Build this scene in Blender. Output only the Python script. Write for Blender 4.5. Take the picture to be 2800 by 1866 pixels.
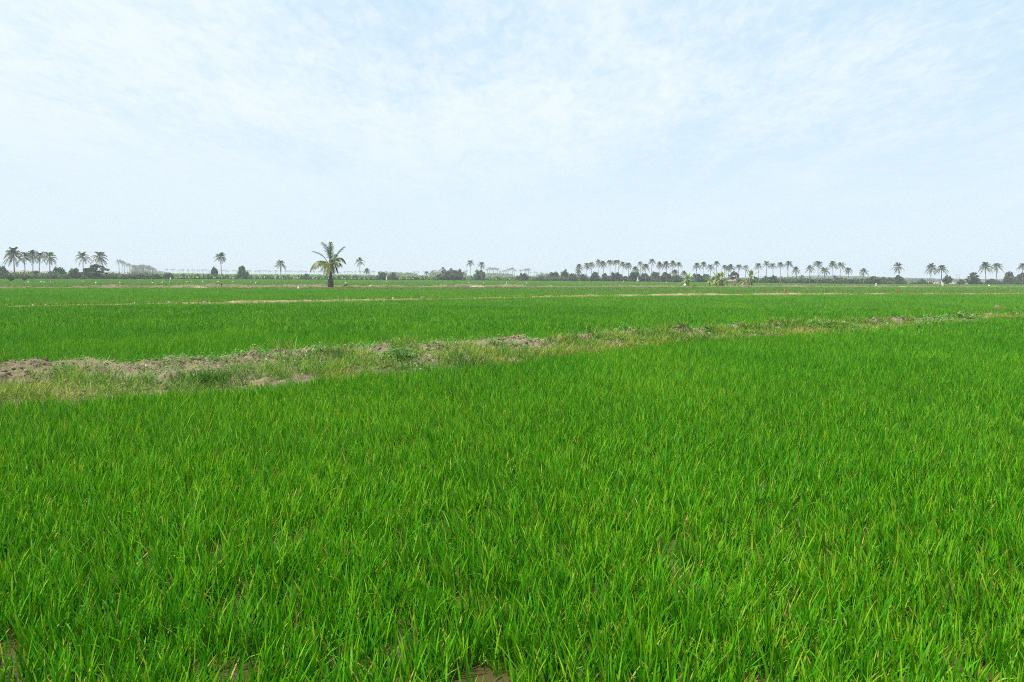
import bpy, math, random
import numpy as np
from mathutils import Matrix, Vector

# ------------------------------------------------------------------ clear
for o in list(bpy.data.objects):
    bpy.data.objects.remove(o, do_unlink=True)
scene = bpy.context.scene
COL = scene.collection
R = math.radians
rng = np.random.default_rng(7)

# ------------------------------------------------------------------ camera
CAM_H = 1.8
F = 2178.0                                   # focal length in photo pixels (photo is 2800 x 1866)
PITCH = math.atan((933 - 757) / F)
ROLL = math.atan(20.0 / 2800)
cam_d = bpy.data.cameras.new("camera")
cam = bpy.data.objects.new("camera", cam_d)
COL.objects.link(cam)
CM = Matrix.Translation((0, 0, CAM_H)) @ Matrix.Rotation(R(90) - PITCH, 4, 'X') @ Matrix.Rotation(ROLL, 4, 'Z')
cam.matrix_world = CM
cam_d.sensor_width = 36.0
cam_d.lens = F * 36.0 / 2800
cam_d.clip_start = 0.05
cam_d.clip_end = 12000
scene.camera = cam

# ------------------------------------------------------------------ sun and sky
SUN_EL, SUN_AZ = R(63), R(238)               # azimuth: clockwise from +Y seen from above (left and a little behind)
sd = bpy.data.lights.new("sun", 'SUN')
sd.energy = 4.8
sd.angle = R(0.53)
sd.color = (1.0, 0.955, 0.88)
sun = bpy.data.objects.new("sun", sd)
COL.objects.link(sun)
sun_dir = Vector((math.sin(SUN_AZ) * math.cos(SUN_EL), math.cos(SUN_AZ) * math.cos(SUN_EL), math.sin(SUN_EL)))
sun.rotation_euler = sun_dir.to_track_quat('Z', 'Y').to_euler()
sun.location = (0, 0, 60)

world = bpy.data.worlds.new("World")
scene.world = world
world.use_nodes = True


class NT:
    """small helper to write node trees compactly"""
    def __init__(s, tree):
        s.t = tree
        tree.nodes.clear()

    def n(s, typ, **kw):
        nd = s.t.nodes.new(typ)
        ins = kw.pop('ins', {})
        for k, v in kw.items():
            setattr(nd, k, v)
        for k, v in ins.items():
            sock = nd.inputs[k]
            if isinstance(v, bpy.types.NodeSocket):
                s.t.links.new(v, sock)
            else:
                sock.default_value = v
        return nd

    def math(s, op, a, b=0.0, c=0.0, clamp=False):
        nd = s.n('ShaderNodeMath', operation=op, use_clamp=clamp, ins={0: a, 1: b, 2: c})
        return nd.outputs[0]

    def ramp(s, fac, stops, interp='LINEAR'):
        nd = s.n('ShaderNodeValToRGB', ins={0: fac})
        cr = nd.color_ramp
        cr.interpolation = interp
        while len(cr.elements) > 1:
            cr.elements.remove(cr.elements[-1])
        cr.elements[0].position, cr.elements[0].color = stops[0][0], (*stops[0][1], 1)
        for p, c in stops[1:]:
            e = cr.elements.new(p)
            e.color = (*c, 1)
        return nd.outputs[0]

    def noise(s, vec, scale, detail=4, rough=0.55, dist=0.0):
        return s.n('ShaderNodeTexNoise', ins={'Vector': vec, 'Scale': scale, 'Detail': detail,
                                              'Roughness': rough, 'Distortion': dist}).outputs[0]

    def mix(s, fac, a, b, blend='MIX'):
        nd = s.n('ShaderNodeMix', data_type='RGBA', blend_type=blend)
        for i, v in ((0, fac), (6, a), (7, b)):
            if isinstance(v, bpy.types.NodeSocket):
                s.t.links.new(v, nd.inputs[i])
            else:
                nd.inputs[i].default_value = v if i == 0 else (*v, 1)
        return nd.outputs[2]


w = NT(world.node_tree)
tc = w.n('ShaderNodeTexCoord').outputs['Generated']
sep = w.n('ShaderNodeSeparateXYZ', ins={0: tc})
X_, Y_, Z_ = sep.outputs
zc = w.math('MAXIMUM', Z_, 0.012)
skyvec = w.n('ShaderNodeCombineXYZ', ins={0: X_, 1: Y_, 2: zc}).outputs[0]
sky = w.n('ShaderNodeTexSky', sky_type='NISHITA', sun_disc=False, sun_elevation=SUN_EL, sun_rotation=SUN_AZ,
          altitude=10.0, air_density=1.0, dust_density=2.2, ozone_density=1.3)
w.t.links.new(skyvec, sky.inputs['Vector'])
# thin cloud deck: directions projected on a flat layer high overhead
inv = w.math('DIVIDE', 1.0, w.math('ADD', zc, 0.10))
u = w.math('MULTIPLY', X_, inv)
v = w.math('MULTIPLY', Y_, inv)
cu = w.n('ShaderNodeCombineXYZ', ins={0: u, 1: v, 2: 0.0}).outputs[0]
mp1 = w.n('ShaderNodeMapping', ins={'Vector': cu, 'Location': (3.1, 0.7, 0), 'Rotation': (0, 0, R(-8)), 'Scale': (0.95, 0.42, 1)}).outputs[0]
big = w.noise(mp1, 1.0, 3, 0.5, 0.4)
mp2 = w.n('ShaderNodeMapping', ins={'Vector': cu, 'Location': (9.3, 2.2, 0), 'Rotation': (0, 0, R(10)), 'Scale': (3.4, 1.5, 1)}).outputs[0]
fine = w.noise(mp2, 1.5, 8, 0.60, 0.5)
rip = w.noise(mp2, 6.5, 5, 0.6, 0.8)                       # small mottled ripples, clearest high up
bias = w.math('ADD', w.math('MULTIPLY', u, -0.085), w.math('MULTIPLY', w.math('SUBTRACT', rip, 0.5), 0.75))                       # more cloud towards the left
dens = w.math('ADD', w.math('ADD', w.math('MULTIPLY', big, 1.25), w.math('MULTIPLY', fine, 1.0)), bias)
cov = w.n('ShaderNodeMapRange', interpolation_type='SMOOTHSTEP',
          ins={'Value': dens, 'From Min': 0.66, 'From Max': 1.50, 'To Min': 0.0, 'To Max': 1.0}).outputs[0]
# the veil thickens towards the horizon
veil = w.n('ShaderNodeMapRange', interpolation_type='SMOOTHSTEP',
           ins={'Value': zc, 'From Min': 0.0, 'From Max': 0.30, 'To Min': 0.85, 'To Max': 0.25}).outputs[0]
blue = w.mix(0.86, sky.outputs[0], (4.6, 6.6, 8.25))
base = w.mix(veil, blue, (6.3, 7.3, 7.9))
skyc = w.mix(w.math('MULTIPLY', cov, w.n('ShaderNodeMapRange', interpolation_type='SMOOTHSTEP', ins={'Value': zc, 'From Min': 0.02, 'From Max': 0.22, 'To Min': 0.15, 'To Max': 0.88}).outputs[0]), base, (7.15, 7.8, 8.05))
bg = w.n('ShaderNodeBackground', ins={'Color': skyc, 'Strength': 0.1})
out = w.n('ShaderNodeOutputWorld')
w.t.links.new(bg.outputs[0], out.inputs[0])

vs = scene.view_settings
scene.display_settings.display_device = 'sRGB'
vs.view_transform = 'Standard'
vs.look = 'None'
vs.exposure = 0.35
vs.gamma = 1.0
vs.use_curve_mapping = False
cy = scene.cycles
cy.max_bounces = 6
cy.diffuse_bounces = 3
cy.glossy_bounces = 2
cy.transmission_bounces = 4
cy.volume_bounces = 0
cy.transparent_max_bounces = 8
cy.use_denoising = False
cy.use_adaptive_sampling = False
cy.pixel_filter_type = 'BLACKMAN_HARRIS'
cy.filter_width = 1.05
cy.sample_clamp_indirect = 4.0


# ------------------------------------------------------------------ picture geometry: pixel of the photo -> place in the world
RM = np.array(CM.to_3x3())


def ray(px, py):
    d = RM @ np.array([(px - 1400) / F, -(py - 933) / F, -1.0])
    return d / d[1]                                        # per metre of depth along +Y


def at(px, py, z=0.0):
    """the point at height z seen at this pixel"""
    d = ray(px, py)
    t = (z - CAM_H) / d[2]
    return np.array([d[0] * t, t, z])


def hor(px):
    return 757 + 20.0 * (px - 1400) / 2800


def at_depth(px, py, depth):
    d = ray(px, py)
    return np.array([d[0] * depth, depth, CAM_H + d[2] * depth])


def line_y(pts, z):
    """polyline of pixels lying at height z -> function y(x) in world metres"""
    p = np.array([at(x, y, z) for x, y in pts])
    xs, ys = p[:, 0], p[:, 1]
    s0 = (ys[1] - ys[0]) / (xs[1] - xs[0])
    s1 = (ys[-1] - ys[-2]) / (xs[-1] - xs[-2])

    def f(x):
        x = np.asarray(x, float)
        y = np.interp(x, xs, ys)
        y = np.where(x < xs[0], ys[0] + s0 * (x - xs[0]), y)
        return np.where(x > xs[-1], ys[-1] + s1 * (x - xs[-1]), y)
    return f


# ------------------------------------------------------------------ numpy noise
def vnoise(x, y, seed=0):
    x = np.asarray(x, float)
    y = np.asarray(y, float)
    xi = np.floor(x).astype(np.int64)
    yi = np.floor(y).astype(np.int64)
    fx, fy = x - xi, y - yi
    fx = fx * fx * fx * (fx * (fx * 6 - 15) + 10)
    fy = fy * fy * fy * (fy * (fy * 6 - 15) + 10)

    def h(a, b):
        n = (a * 374761393 + b * 668265263 + seed * 1442695041) & 0x7fffffff
        n = ((n ^ (n >> 13)) * 1274126177) & 0x7fffffff
        n = (n ^ (n >> 16)) & 0xffff
        return n / 65535.0
    return (h(xi, yi) * (1 - fx) + h(xi + 1, yi) * fx) * (1 - fy) + (h(xi, yi + 1) * (1 - fx) + h(xi + 1, yi + 1) * fx) * fy


def fbm(x, y, seed=0, oct=4, gain=0.5):
    s, a, t = 0.0, 1.0, 0.0
    for k in range(oct):
        s = s + a * vnoise(x * 2 ** k + 17.3 * k, y * 2 ** k - 9.1 * k, seed + k)
        t += a
        a *= gain
    return s / t


# ------------------------------------------------------------------ mesh helpers
def mesh_np(name, V, polys, mat, tint=None, smooth=False):
    """V (n,3); polys: list of int arrays (m,k)"""
    V = np.asarray(V, np.float32)
    me = bpy.data.meshes.new(name)
    me.vertices.add(len(V))
    me.vertices.foreach_set('co', V.ravel())
    polys = [np.asarray(p, np.int32) for p in polys if len(p)]
    loops = np.concatenate([p.ravel() for p in polys])
    sizes = np.concatenate([np.full(len(p), p.shape[1], np.int32) for p in polys])
    starts = np.concatenate([[0], np.cumsum(sizes)[:-1]]).astype(np.int32)
    me.loops.add(len(loops))
    me.loops.foreach_set('vertex_index', loops)
    me.polygons.add(len(sizes))
    me.polygons.foreach_set('loop_start', starts)
    if smooth:
        me.polygons.foreach_set('use_smooth', np.ones(len(sizes), bool))
    if tint is not None:
        a = me.attributes.new('tint', 'FLOAT', 'POINT')
        a.data.foreach_set('value', np.asarray(tint, np.float32))
    me.update(calc_edges=True)
    for m in (mat if isinstance(mat, (list, tuple)) else [mat]):
        me.materials.append(m)
    return me


def obj(name, me, parent=None, loc=None):
    o = bpy.data.objects.new(name, me)
    COL.objects.link(o)
    if parent is not None:
        o.parent = parent
    if loc is not None:
        o.location = loc
    return o


def tag(o, label=None, cat=None, group=None, kind=None):
    if label:
        o['label'] = label
    if cat:
        o['category'] = cat
    if group:
        o['group'] = group
    if kind:
        o['kind'] = kind
    return o


def empty(name, loc, rz=0.0):
    o = bpy.data.objects.new(name, None)
    COL.objects.link(o)
    o.location = loc
    o.rotation_euler = (0, 0, rz)
    o.empty_display_size = 0.5
    return o


class Geo:
    """collects pieces with their own tint"""
    def __init__(s):
        s.V, s.P, s.T, s.n = [], {}, [], 0

    def add(s, V, polys, tint=0.5):
        V = np.asarray(V, float)
        for p in polys:
            p = np.asarray(p, int)
            if len(p):
                s.P.setdefault(p.shape[1], []).append(p + s.n)
        s.V.append(V)
        s.T.append(np.broadcast_to(np.asarray(tint, float), (len(V),)))
        s.n += len(V)

    def mesh(s, name, mat, smooth=False):
        return mesh_np(name, np.concatenate(s.V), [np.concatenate(p) for p in s.P.values()], mat, np.concatenate(s.T), smooth)


def tube(path, radii, seg=8, cap=True):
    path = np.asarray(path, float)
    radii = np.asarray(radii, float)
    n = len(path)
    T = np.gradient(path, axis=0)
    T /= np.linalg.norm(T, axis=1)[:, None] + 1e-9
    ref = np.array([1.0, 0.0, 0.0]) if abs(T[0, 0]) < 0.8 else np.array([0, 1.0, 0])
    A = np.cross(T, ref)
    A /= np.linalg.norm(A, axis=1)[:, None] + 1e-9
    B = np.cross(T, A)
    th = np.linspace(0, 2 * math.pi, seg, endpoint=False)
    V = path[:, None, :] + radii[:, None, None] * (np.cos(th)[None, :, None] * A[:, None, :] + np.sin(th)[None, :, None] * B[:, None, :])
    V = V.reshape(-1, 3)
    i = np.arange(n - 1)[:, None] * seg
    j = np.arange(seg)[None, :]
    j2 = (j + 1) % seg
    Q = np.stack([i + j, i + j2, i + seg + j2, i + seg + j], -1).reshape(-1, 4)
    polys = [Q]
    if cap:
        V = np.vstack([V, path[-1], path[0]])
        a = (n - 1) * seg
        k = np.arange(seg)
        polys.append(np.stack([a + k, a + (k + 1) % seg, np.full(seg, n * seg)], -1))
        polys.append(np.stack([(k + 1) % seg, k, np.full(seg, n * seg + 1)], -1))
    return V, polys


# ------------------------------------------------------------------ materials
def new_mat(name):
    m = bpy.data.materials.new(name)
    m.use_nodes = True
    return m, NT(m.node_tree)


def leaf_mat(name, stops, trans=0.3, rough=0.5, spec=0.3, tscale=(1.25, 1.2, 0.7)):
    m, t = new_mat(name)
    fac = t.n('ShaderNodeAttribute', attribute_name='tint').outputs['Fac']
    col = t.ramp(fac, stops)
    pb = t.n('ShaderNodeBsdfPrincipled', ins={'Base Color': col, 'Roughness': rough, 'Specular IOR Level': spec})
    tcol = t.mix(1.0, col, tscale, 'MULTIPLY')
    tr = t.n('ShaderNodeBsdfTranslucent', ins={'Color': tcol})
    mx = t.n('ShaderNodeMixShader', ins={0: trans, 1: pb.outputs[0], 2: tr.outputs[0]})
    o = t.n('ShaderNodeOutputMaterial')
    t.t.links.new(mx.outputs[0], o.inputs[0])
    return m


def plain_mat(name, c1, c2, scale=4.0, rough=0.8, bump=0.0, spec=0.3, detail=5):
    m, t = new_mat(name)
    co = t.n('ShaderNodeTexCoord').outputs['Object']
    nz = t.noise(co, scale, detail, 0.6)
    col = t.ramp(nz, [(0.3, c1), (0.7, c2)])
    pb = t.n('ShaderNodeBsdfPrincipled', ins={'Base Color': col, 'Roughness': rough, 'Specular IOR Level': spec})
    if bump:
        b = t.n('ShaderNodeBump', ins={'Strength': bump, 'Distance': 0.05, 'Height': nz})
        t.t.links.new(b.outputs[0], pb.inputs['Normal'])
    o = t.n('ShaderNodeOutputMaterial')
    t.t.links.new(pb.outputs[0], o.inputs[0])
    return m


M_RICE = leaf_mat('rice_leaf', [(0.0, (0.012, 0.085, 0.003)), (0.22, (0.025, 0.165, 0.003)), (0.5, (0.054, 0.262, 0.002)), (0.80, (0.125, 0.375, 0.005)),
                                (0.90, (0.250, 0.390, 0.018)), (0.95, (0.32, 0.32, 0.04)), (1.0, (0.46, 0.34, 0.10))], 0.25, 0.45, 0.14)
M_WEED = leaf_mat('weed_leaf', [(0.0, (0.022, 0.085, 0.008)), (0.35, (0.085, 0.225, 0.012)), (0.62, (0.21, 0.34, 0.022)),
                                (0.84, (0.34, 0.32, 0.05)), (1.0, (0.48, 0.36, 0.16))], 0.25)
M_BROAD = leaf_mat('broad_leaf', [(0.0, (0.03, 0.13, 0.012)), (0.6, (0.11, 0.31, 0.035)), (1.0, (0.25, 0.42, 0.09))], 0.3, 0.4, 0.4)
M_STRAW = leaf_mat('dry_straw', [(0.0, (0.20, 0.13, 0.06)), (0.6, (0.42, 0.31, 0.17)), (1.0, (0.62, 0.50, 0.30))], 0.1, 0.7)
M_PALM = leaf_mat('palm_leaf', [(0.0, (0.028, 0.050, 0.016)), (0.5, (0.070, 0.105, 0.034)), (0.85, (0.15, 0.165, 0.06)), (1.0, (0.24, 0.19, 0.09))], 0.2, 0.45, 0.4)
M_YPALM = leaf_mat('young_palm_leaf', [(0.0, (0.035, 0.070, 0.010)), (0.5, (0.105, 0.165, 0.022)), (0.8, (0.23, 0.26, 0.05)), (1.0, (0.42, 0.37, 0.13))], 0.25, 0.4, 0.45)
M_TREE = leaf_mat('tree_leaf', [(0.0, (0.026, 0.066, 0.013)), (0.5, (0.066, 0.140, 0.028)), (1.0, (0.17, 0.255, 0.055))], 0.22, 0.5, 0.3)
M_PALE = leaf_mat('pale_tree_leaf', [(0.0, (0.045, 0.075, 0.030)), (0.5, (0.085, 0.125, 0.050)), (1.0, (0.16, 0.18, 0.08))], 0.22, 0.55, 0.3)
M_BANANA = leaf_mat('banana_leaf', [(0.0, (0.025, 0.085, 0.012)), (0.5, (0.085, 0.21, 0.025)), (0.85, (0.21, 0.32, 0.05)), (1.0, (0.36, 0.30, 0.10))], 0.3, 0.38, 0.5)
M_TRUNK = plain_mat('palm_bark', (0.16, 0.13, 0.11), (0.30, 0.26, 0.22), 3.0)
M_YTRUNK = plain_mat('young_palm_bark', (0.045, 0.036, 0.028), (0.12, 0.095, 0.07), 6.0, bump=0.6)
M_BARK = plain_mat('tree_bark', (0.10, 0.08, 0.06), (0.20, 0.165, 0.13), 3.0)
M_BSTEM = plain_mat('banana_stem', (0.12, 0.07, 0.03), (0.28, 0.22, 0.08), 3.0)
M_WHITE = plain_mat('white_cloth', (0.72, 0.72, 0.70), (0.86, 0.86, 0.85), 6.0)
M_FEATHER = plain_mat('white_feather', (0.76, 0.76, 0.74), (0.88, 0.88, 0.86), 12.0)
M_BLACK = plain_mat('dark_feather', (0.012, 0.011, 0.010), (0.035, 0.032, 0.03), 10.0)
M_ORANGE = plain_mat('rust_orange_cloth', (0.34, 0.13, 0.045), (0.50, 0.22, 0.08), 8.0)
M_STICK = plain_mat('stick_wood', (0.16, 0.11, 0.07), (0.30, 0.22, 0.15), 6.0)
M_BEAK = plain_mat('beak_horn', (0.5, 0.32, 0.06), (0.6, 0.40, 0.1), 9.0)
M_BRICK = plain_mat('old_brick', (0.24, 0.13, 0.10), (0.42, 0.33, 0.29), 2.5)
M_SLAB = plain_mat('grey_slab', (0.22, 0.21, 0.20), (0.34, 0.33, 0.31), 2.0)
M_SACK = plain_mat('pale_sack', (0.55, 0.50, 0.42), (0.70, 0.66, 0.58), 9.0)


def soil_mat(name, dry1, dry2, wet, scale, bump=0.8, dist=0.03):
    m, t = new_mat(name)
    co = t.n('ShaderNodeTexCoord').outputs['Object']
    n1 = t.noise(co, scale, 8, 0.65)
    n2 = t.noise(co, scale * 0.16, 3, 0.5)
    n3 = t.noise(co, scale * 5, 4, 0.6)
    col = t.ramp(n1, [(0.28, wet), (0.45, dry1), (0.72, dry2)])
    col = t.mix(t.ramp(n2, [(0.35, (0, 0, 0)), (0.65, (0.55, 0.55, 0.55))]), col, dry2)
    hgt = t.math('ADD', n1, t.math('MULTIPLY', n3, 0.4))
    b = t.n('ShaderNodeBump', ins={'Strength': bump, 'Distance': dist, 'Height': hgt})
    pb = t.n('ShaderNodeBsdfPrincipled', ins={'Base Color': col, 'Roughness': 0.92, 'Specular IOR Level': 0.15, 'Normal': b.outputs[0]})
    o = t.n('ShaderNodeOutputMaterial')
    t.t.links.new(pb.outputs[0], o.inputs[0])
    return m


M_SOIL = soil_mat('bank_soil', (0.135, 0.112, 0.066), (0.315, 0.268, 0.168), (0.030, 0.025, 0.014), 8.0, 1.0, 0.06)
M_CLOD = soil_mat('pale_clod', (0.30, 0.25, 0.18), (0.46, 0.40, 0.31), (0.12, 0.09, 0.06), 6.0)
M_DCLOD = soil_mat('dark_clod', (0.13, 0.095, 0.06), (0.24, 0.18, 0.12), (0.05, 0.035, 0.02), 6.0)
M_SAND = soil_mat('pale_sand', (0.27, 0.215, 0.135), (0.38, 0.31, 0.20), (0.17, 0.13, 0.08), 1.5)
M_FBANK = soil_mat('field_bank_soil', (0.20, 0.145, 0.08), (0.36, 0.28, 0.17), (0.08, 0.06, 0.03), 2.0)
M_MUD = soil_mat('paddy_mud', (0.055, 0.038, 0.018), (0.095, 0.068, 0.034), (0.032, 0.022, 0.010), 3.0, 0.4)


M_FBANK3 = soil_mat('far_bank_soil', (0.105, 0.086, 0.048), (0.25, 0.205, 0.125), (0.035, 0.028, 0.015), 1.2, 1.0, 0.2)


def water_mat():
    m, t = new_mat('paddy_water')
    co = t.n('ShaderNodeTexCoord').outputs['Object']
    n1 = t.noise(co, 2.2, 5, 0.6)
    n2 = t.noise(co, 11.0, 3, 0.5)
    col = t.ramp(n1, [(0.3, (0.052, 0.040, 0.014)), (0.7, (0.105, 0.083, 0.036))])
    b = t.n('ShaderNodeBump', ins={'Strength': 0.12, 'Distance': 0.02, 'Height': n2})
    pb = t.n('ShaderNodeBsdfPrincipled', ins={'Base Color': col, 'Roughness': 0.12, 'IOR': 1.33, 'Normal': b.outputs[0]})
    o = t.n('ShaderNodeOutputMaterial')
    t.t.links.new(pb.outputs[0], o.inputs[0])
    return m


M_WATER = water_mat()


def hill_mat(name, stops, scale):
    m, t = new_mat(name)
    co = t.n('ShaderNodeTexCoord').outputs['Object']
    col = t.ramp(t.noise(co, scale, 6, 0.7), stops)
    pb = t.n('ShaderNodeBsdfPrincipled', ins={'Base Color': col, 'Roughness': 0.95, 'Specular IOR Level': 0.1})
    o = t.n('ShaderNodeOutputMaterial')
    t.t.links.new(pb.outputs[0], o.inputs[0])
    return m


M_GHILL = hill_mat('wooded_hill', [(0.35, (0.035, 0.06, 0.025)), (0.65, (0.085, 0.12, 0.05))], 0.09)
M_SHILL = hill_mat('sandy_hill', [(0.35, (0.26, 0.215, 0.16)), (0.65, (0.38, 0.33, 0.26))], 0.02)

# ------------------------------------------------------------------ the bunds (pixel lines of the photo)
K = 2800 / 2353.0
f1_front = line_y([(x * K, y * K) for x, y in [(0, 929), (300, 908), (600, 886), (850, 858), (1100, 838), (1300, 815), (1500, 791),
                                               (1800, 769), (2000, 755), (2200, 738), (2353, 727)]], 0.16)
f1_crest = line_y([(x * K, y * K) for x, y in [(0, 829), (120, 825), (250, 827), (400, 816), (500, 808), (700, 798), (900, 788),
                                               (1100, 778), (1300, 768), (1600, 750), (1900, 735), (2100, 725), (2353, 714)]], 0.36)
f2 = line_y([(x * K, y * K) for x, y in [(0, 698), (380, 692), (600, 688), (950, 682), (1300, 676.5), (1620, 674.5), (1900, 673), (2353, 671)]], 0.28)
f3 = line_y([(x * K, y * K) for x, y in [(0, 660), (400, 658), (900, 657.5), (1500, 657.5), (1900, 658), (2353, 658.5)]], 0.22)


def f_tree(px):
    """ground pixel row of the tree line's foot"""
    return np.interp(px, [0, 700, 1050, 1400, 1750, 2100, 2450, 2800], [763.5, 765, 767, 768, 771, 775, 778, 779])


def depth_of(px, py):
    return at(px, py)[1]


# ------------------------------------------------------------------ ground, water, hills
def sheet(name, x0, x1, y0, y1, z, mat, nx=2, ny=2):
    xs, ys = np.linspace(x0, x1, nx), np.linspace(y0, y1, ny)
    gx, gy = np.meshgrid(xs, ys)
    V = np.stack([gx.ravel(), gy.ravel(), np.full(gx.size, z)], 1)
    i = (np.arange(ny - 1)[:, None] * nx + np.arange(nx - 1)[None, :]).ravel()
    return obj(name, mesh_np(name, V, [np.stack([i, i + 1, i + nx + 1, i + nx], 1)], mat))


tag(sheet('ground', -2300, 2300, -60, 2250, 0.0, M_MUD), kind='structure')
xs = np.linspace(-70, 90, 161)
Vw = np.concatenate([np.stack([xs, np.full(161, -20.0), np.full(161, 0.012)], 1), np.stack([xs, np.maximum(f1_front(xs) + 0.3, -19), np.full(161, 0.012)], 1)])
iw = np.arange(160)
tag(obj('water', mesh_np('water', Vw, [np.stack([iw, iw + 1, iw + 162, iw + 161], 1)], M_WATER)), kind='structure')


def ridge(name, pts, d0, d1, mat, seed, rough=0.12):
    """low hill: a heightfield whose skyline passes through the pixels"""
    dm = (d0 + d1) / 2
    P = np.array([at_depth(x, y, dm) for x, y in pts])
    nx, ny = 140, 24
    xs = np.linspace(P[0, 0], P[-1, 0], nx)
    zz = np.interp(xs, P[:, 0], P[:, 2])
    ys = np.linspace(d0, d1, ny)
    gx, gy = np.meshgrid(xs, ys)
    prof = np.sin(np.linspace(0, math.pi, ny)) ** 0.8
    gz = np.maximum(zz, 0)[None, :] * prof[:, None]
    gz = gz * (1 + rough * (fbm(gx / 14, gy / 14, seed) - 0.5) * 2) - 0.05
    V = np.stack([gx.ravel(), gy.ravel(), gz.ravel()], 1)
    i = (np.arange(ny - 1)[:, None] * nx + np.arange(nx - 1)[None, :]).ravel()
    return tag(obj(name, mesh_np(name, V, [np.stack([i, i + 1, i + nx + 1, i + nx], 1)], mat, smooth=False)), kind='structure')


ridge('hills', [(2120, 768), (2170, 762), (2200, 757.5), (2235, 754.5), (2290, 755.5), (2340, 757), (2420, 760), (2520, 762), (2640, 763.5), (2800, 764), (2900, 766)],
      900, 1300, M_GHILL, 3, 0.30)
ridge('sand_hills', [(-90, 744), (-20, 741), (20, 742), (45, 739), (62, 740), (80, 743.5), (150, 745), (230, 747), (300, 746), (350, 748), (420, 750)], 1000, 1500, M_SHILL, 5, 0.10)
ridge('sand_bank', [(2462, 778), (2482, 771.5), (2520, 770), (2560, 772), (2600, 771.5), (2640, 774), (2700, 774), (2740, 777), (2800, 779)], 330, 352, M_SHILL, 8, 0.35)


def bund(name, xs, y0, y1, height, mat, seed, nv=60, rough=0.1, grain=1.0, ridge=(-0.15, 0.30, 0.62, 0.60, 1.0, 1.0, 0.55, -0.15)):
    """earth bank between the lines y0(x) and y1(x)"""
    t = np.linspace(0, 1, nv)
    gx = np.repeat(xs[None, :], nv, 0)
    gy = y0[None, :] + (y1 - y0)[None, :] * t[:, None]
    prof = np.interp(t, [0, 0.10, 0.28, 0.52, 0.72, 0.84, 0.92, 1.0], ridge)
    h = height if np.ndim(height) else np.full(len(xs), height)
    gz = prof[:, None] * h[None, :]
    m = np.clip(np.sin(t * math.pi), 0, 1)[:, None]
    sc = rough
    lump = np.clip(fbm(gx / (0.55 * grain), gy / (0.45 * grain), seed + 20, 2) - 0.56, 0, 1) * 1.6
    gz = gz + m * sc * lump + m * sc * ((fbm(gx / 0.8, gy / 0.7, seed, 5, 0.6) - 0.5) * 1.7 + 0.9 * np.abs(fbm(gx / (0.30 * grain), gy / (0.30 * grain), seed + 9, 4, 0.6) - 0.5) * 2 - 0.25)
    V = np.stack([gx.ravel(), gy.ravel(), gz.ravel()], 1)
    nx = len(xs)
    i = (np.arange(nv - 1)[:, None] * nx + np.arange(nx - 1)[None, :]).ravel()
    o = obj(name, mesh_np(name, V, [np.stack([i, i + 1, i + nx + 1, i + nx], 1)], mat))
    tag(o, kind='structure')
    return (gx, gy, gz)


xs1 = np.concatenate([np.arange(-16, 12, 0.035), np.arange(12, 62, 0.09)])
y1a, y1b = f1_front(xs1) - 0.15, f1_crest(xs1) + 0.9
H1 = np.interp(xs1, [-10, 0, 10, 25], [0.29, 0.29, 0.25, 0.19]) + 0.09 * (fbm(xs1 / 2.4, xs1 * 0, 31) - 0.5)
B1 = bund('earth_bank', xs1, y1a, y1b, H1, M_SOIL, 21, 130, 0.20, 1.0, (-0.15, 0.22, 0.42, 0.36, 0.98, 1.0, 0.45, -0.15))


def b1_height(x, y):
    """height of the near bank at (x, y)"""
    gx, gy, gz = B1
    i = np.clip(np.searchsorted(xs1, x), 0, len(xs1) - 1)
    t = (y - y1a[i]) / (y1b[i] - y1a[i])
    j = np.clip((t * (gz.shape[0] - 1)).round().astype(int), 0, gz.shape[0] - 1)
    return gz[j, i]


xs2 = np.arange(-40, 110, 0.14)
y2a = f2(xs2)
H2 = 0.14 + 0.10 * np.clip(fbm(xs2 / 3.0, xs2 * 0, 55, 4) * 2.4 - 0.75, 0.0, 1.0)
px2 = 1400 + xs2 / np.maximum(y2a, 1) * F
H2 = H2 * np.interp(px2, [0, 700, 1000, 1250, 1600, 1750, 2150, 2400, 2800], [0.95, 0.75, 0.70, 0.55, 0.8, 1.15, 1.15, 0.9, 0.6])
bund('field_bank', xs2, y2a - 0.2, y2a + 0.9, H2, M_FBANK, 61, 14, 0.07, 2.0)
xs3 = np.arange(-110, 230, 0.35)
y3a = f3(xs3)
px3 = 1400 + xs3 / y3a * F
H3 = 0.16 + 0.34 * np.clip(fbm(xs3 / 7.0, xs3 * 0, 77, 4) * 2.6 - 0.9, 0, 1)
H3 = H3 * np.interp(px3, [0, 350, 450, 640, 1050, 1350, 1500, 1900, 2350, 2800], [0.7, 0.65, 0.5, 0.95, 1.0, 0.9, 0.9, 0.8, 0.75, 0.6])
bund('dirt_bank', xs3, y3a - 0.3, y3a + 3.2, H3, M_FBANK3, 71, 16, 0.30, 3.0)


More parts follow.
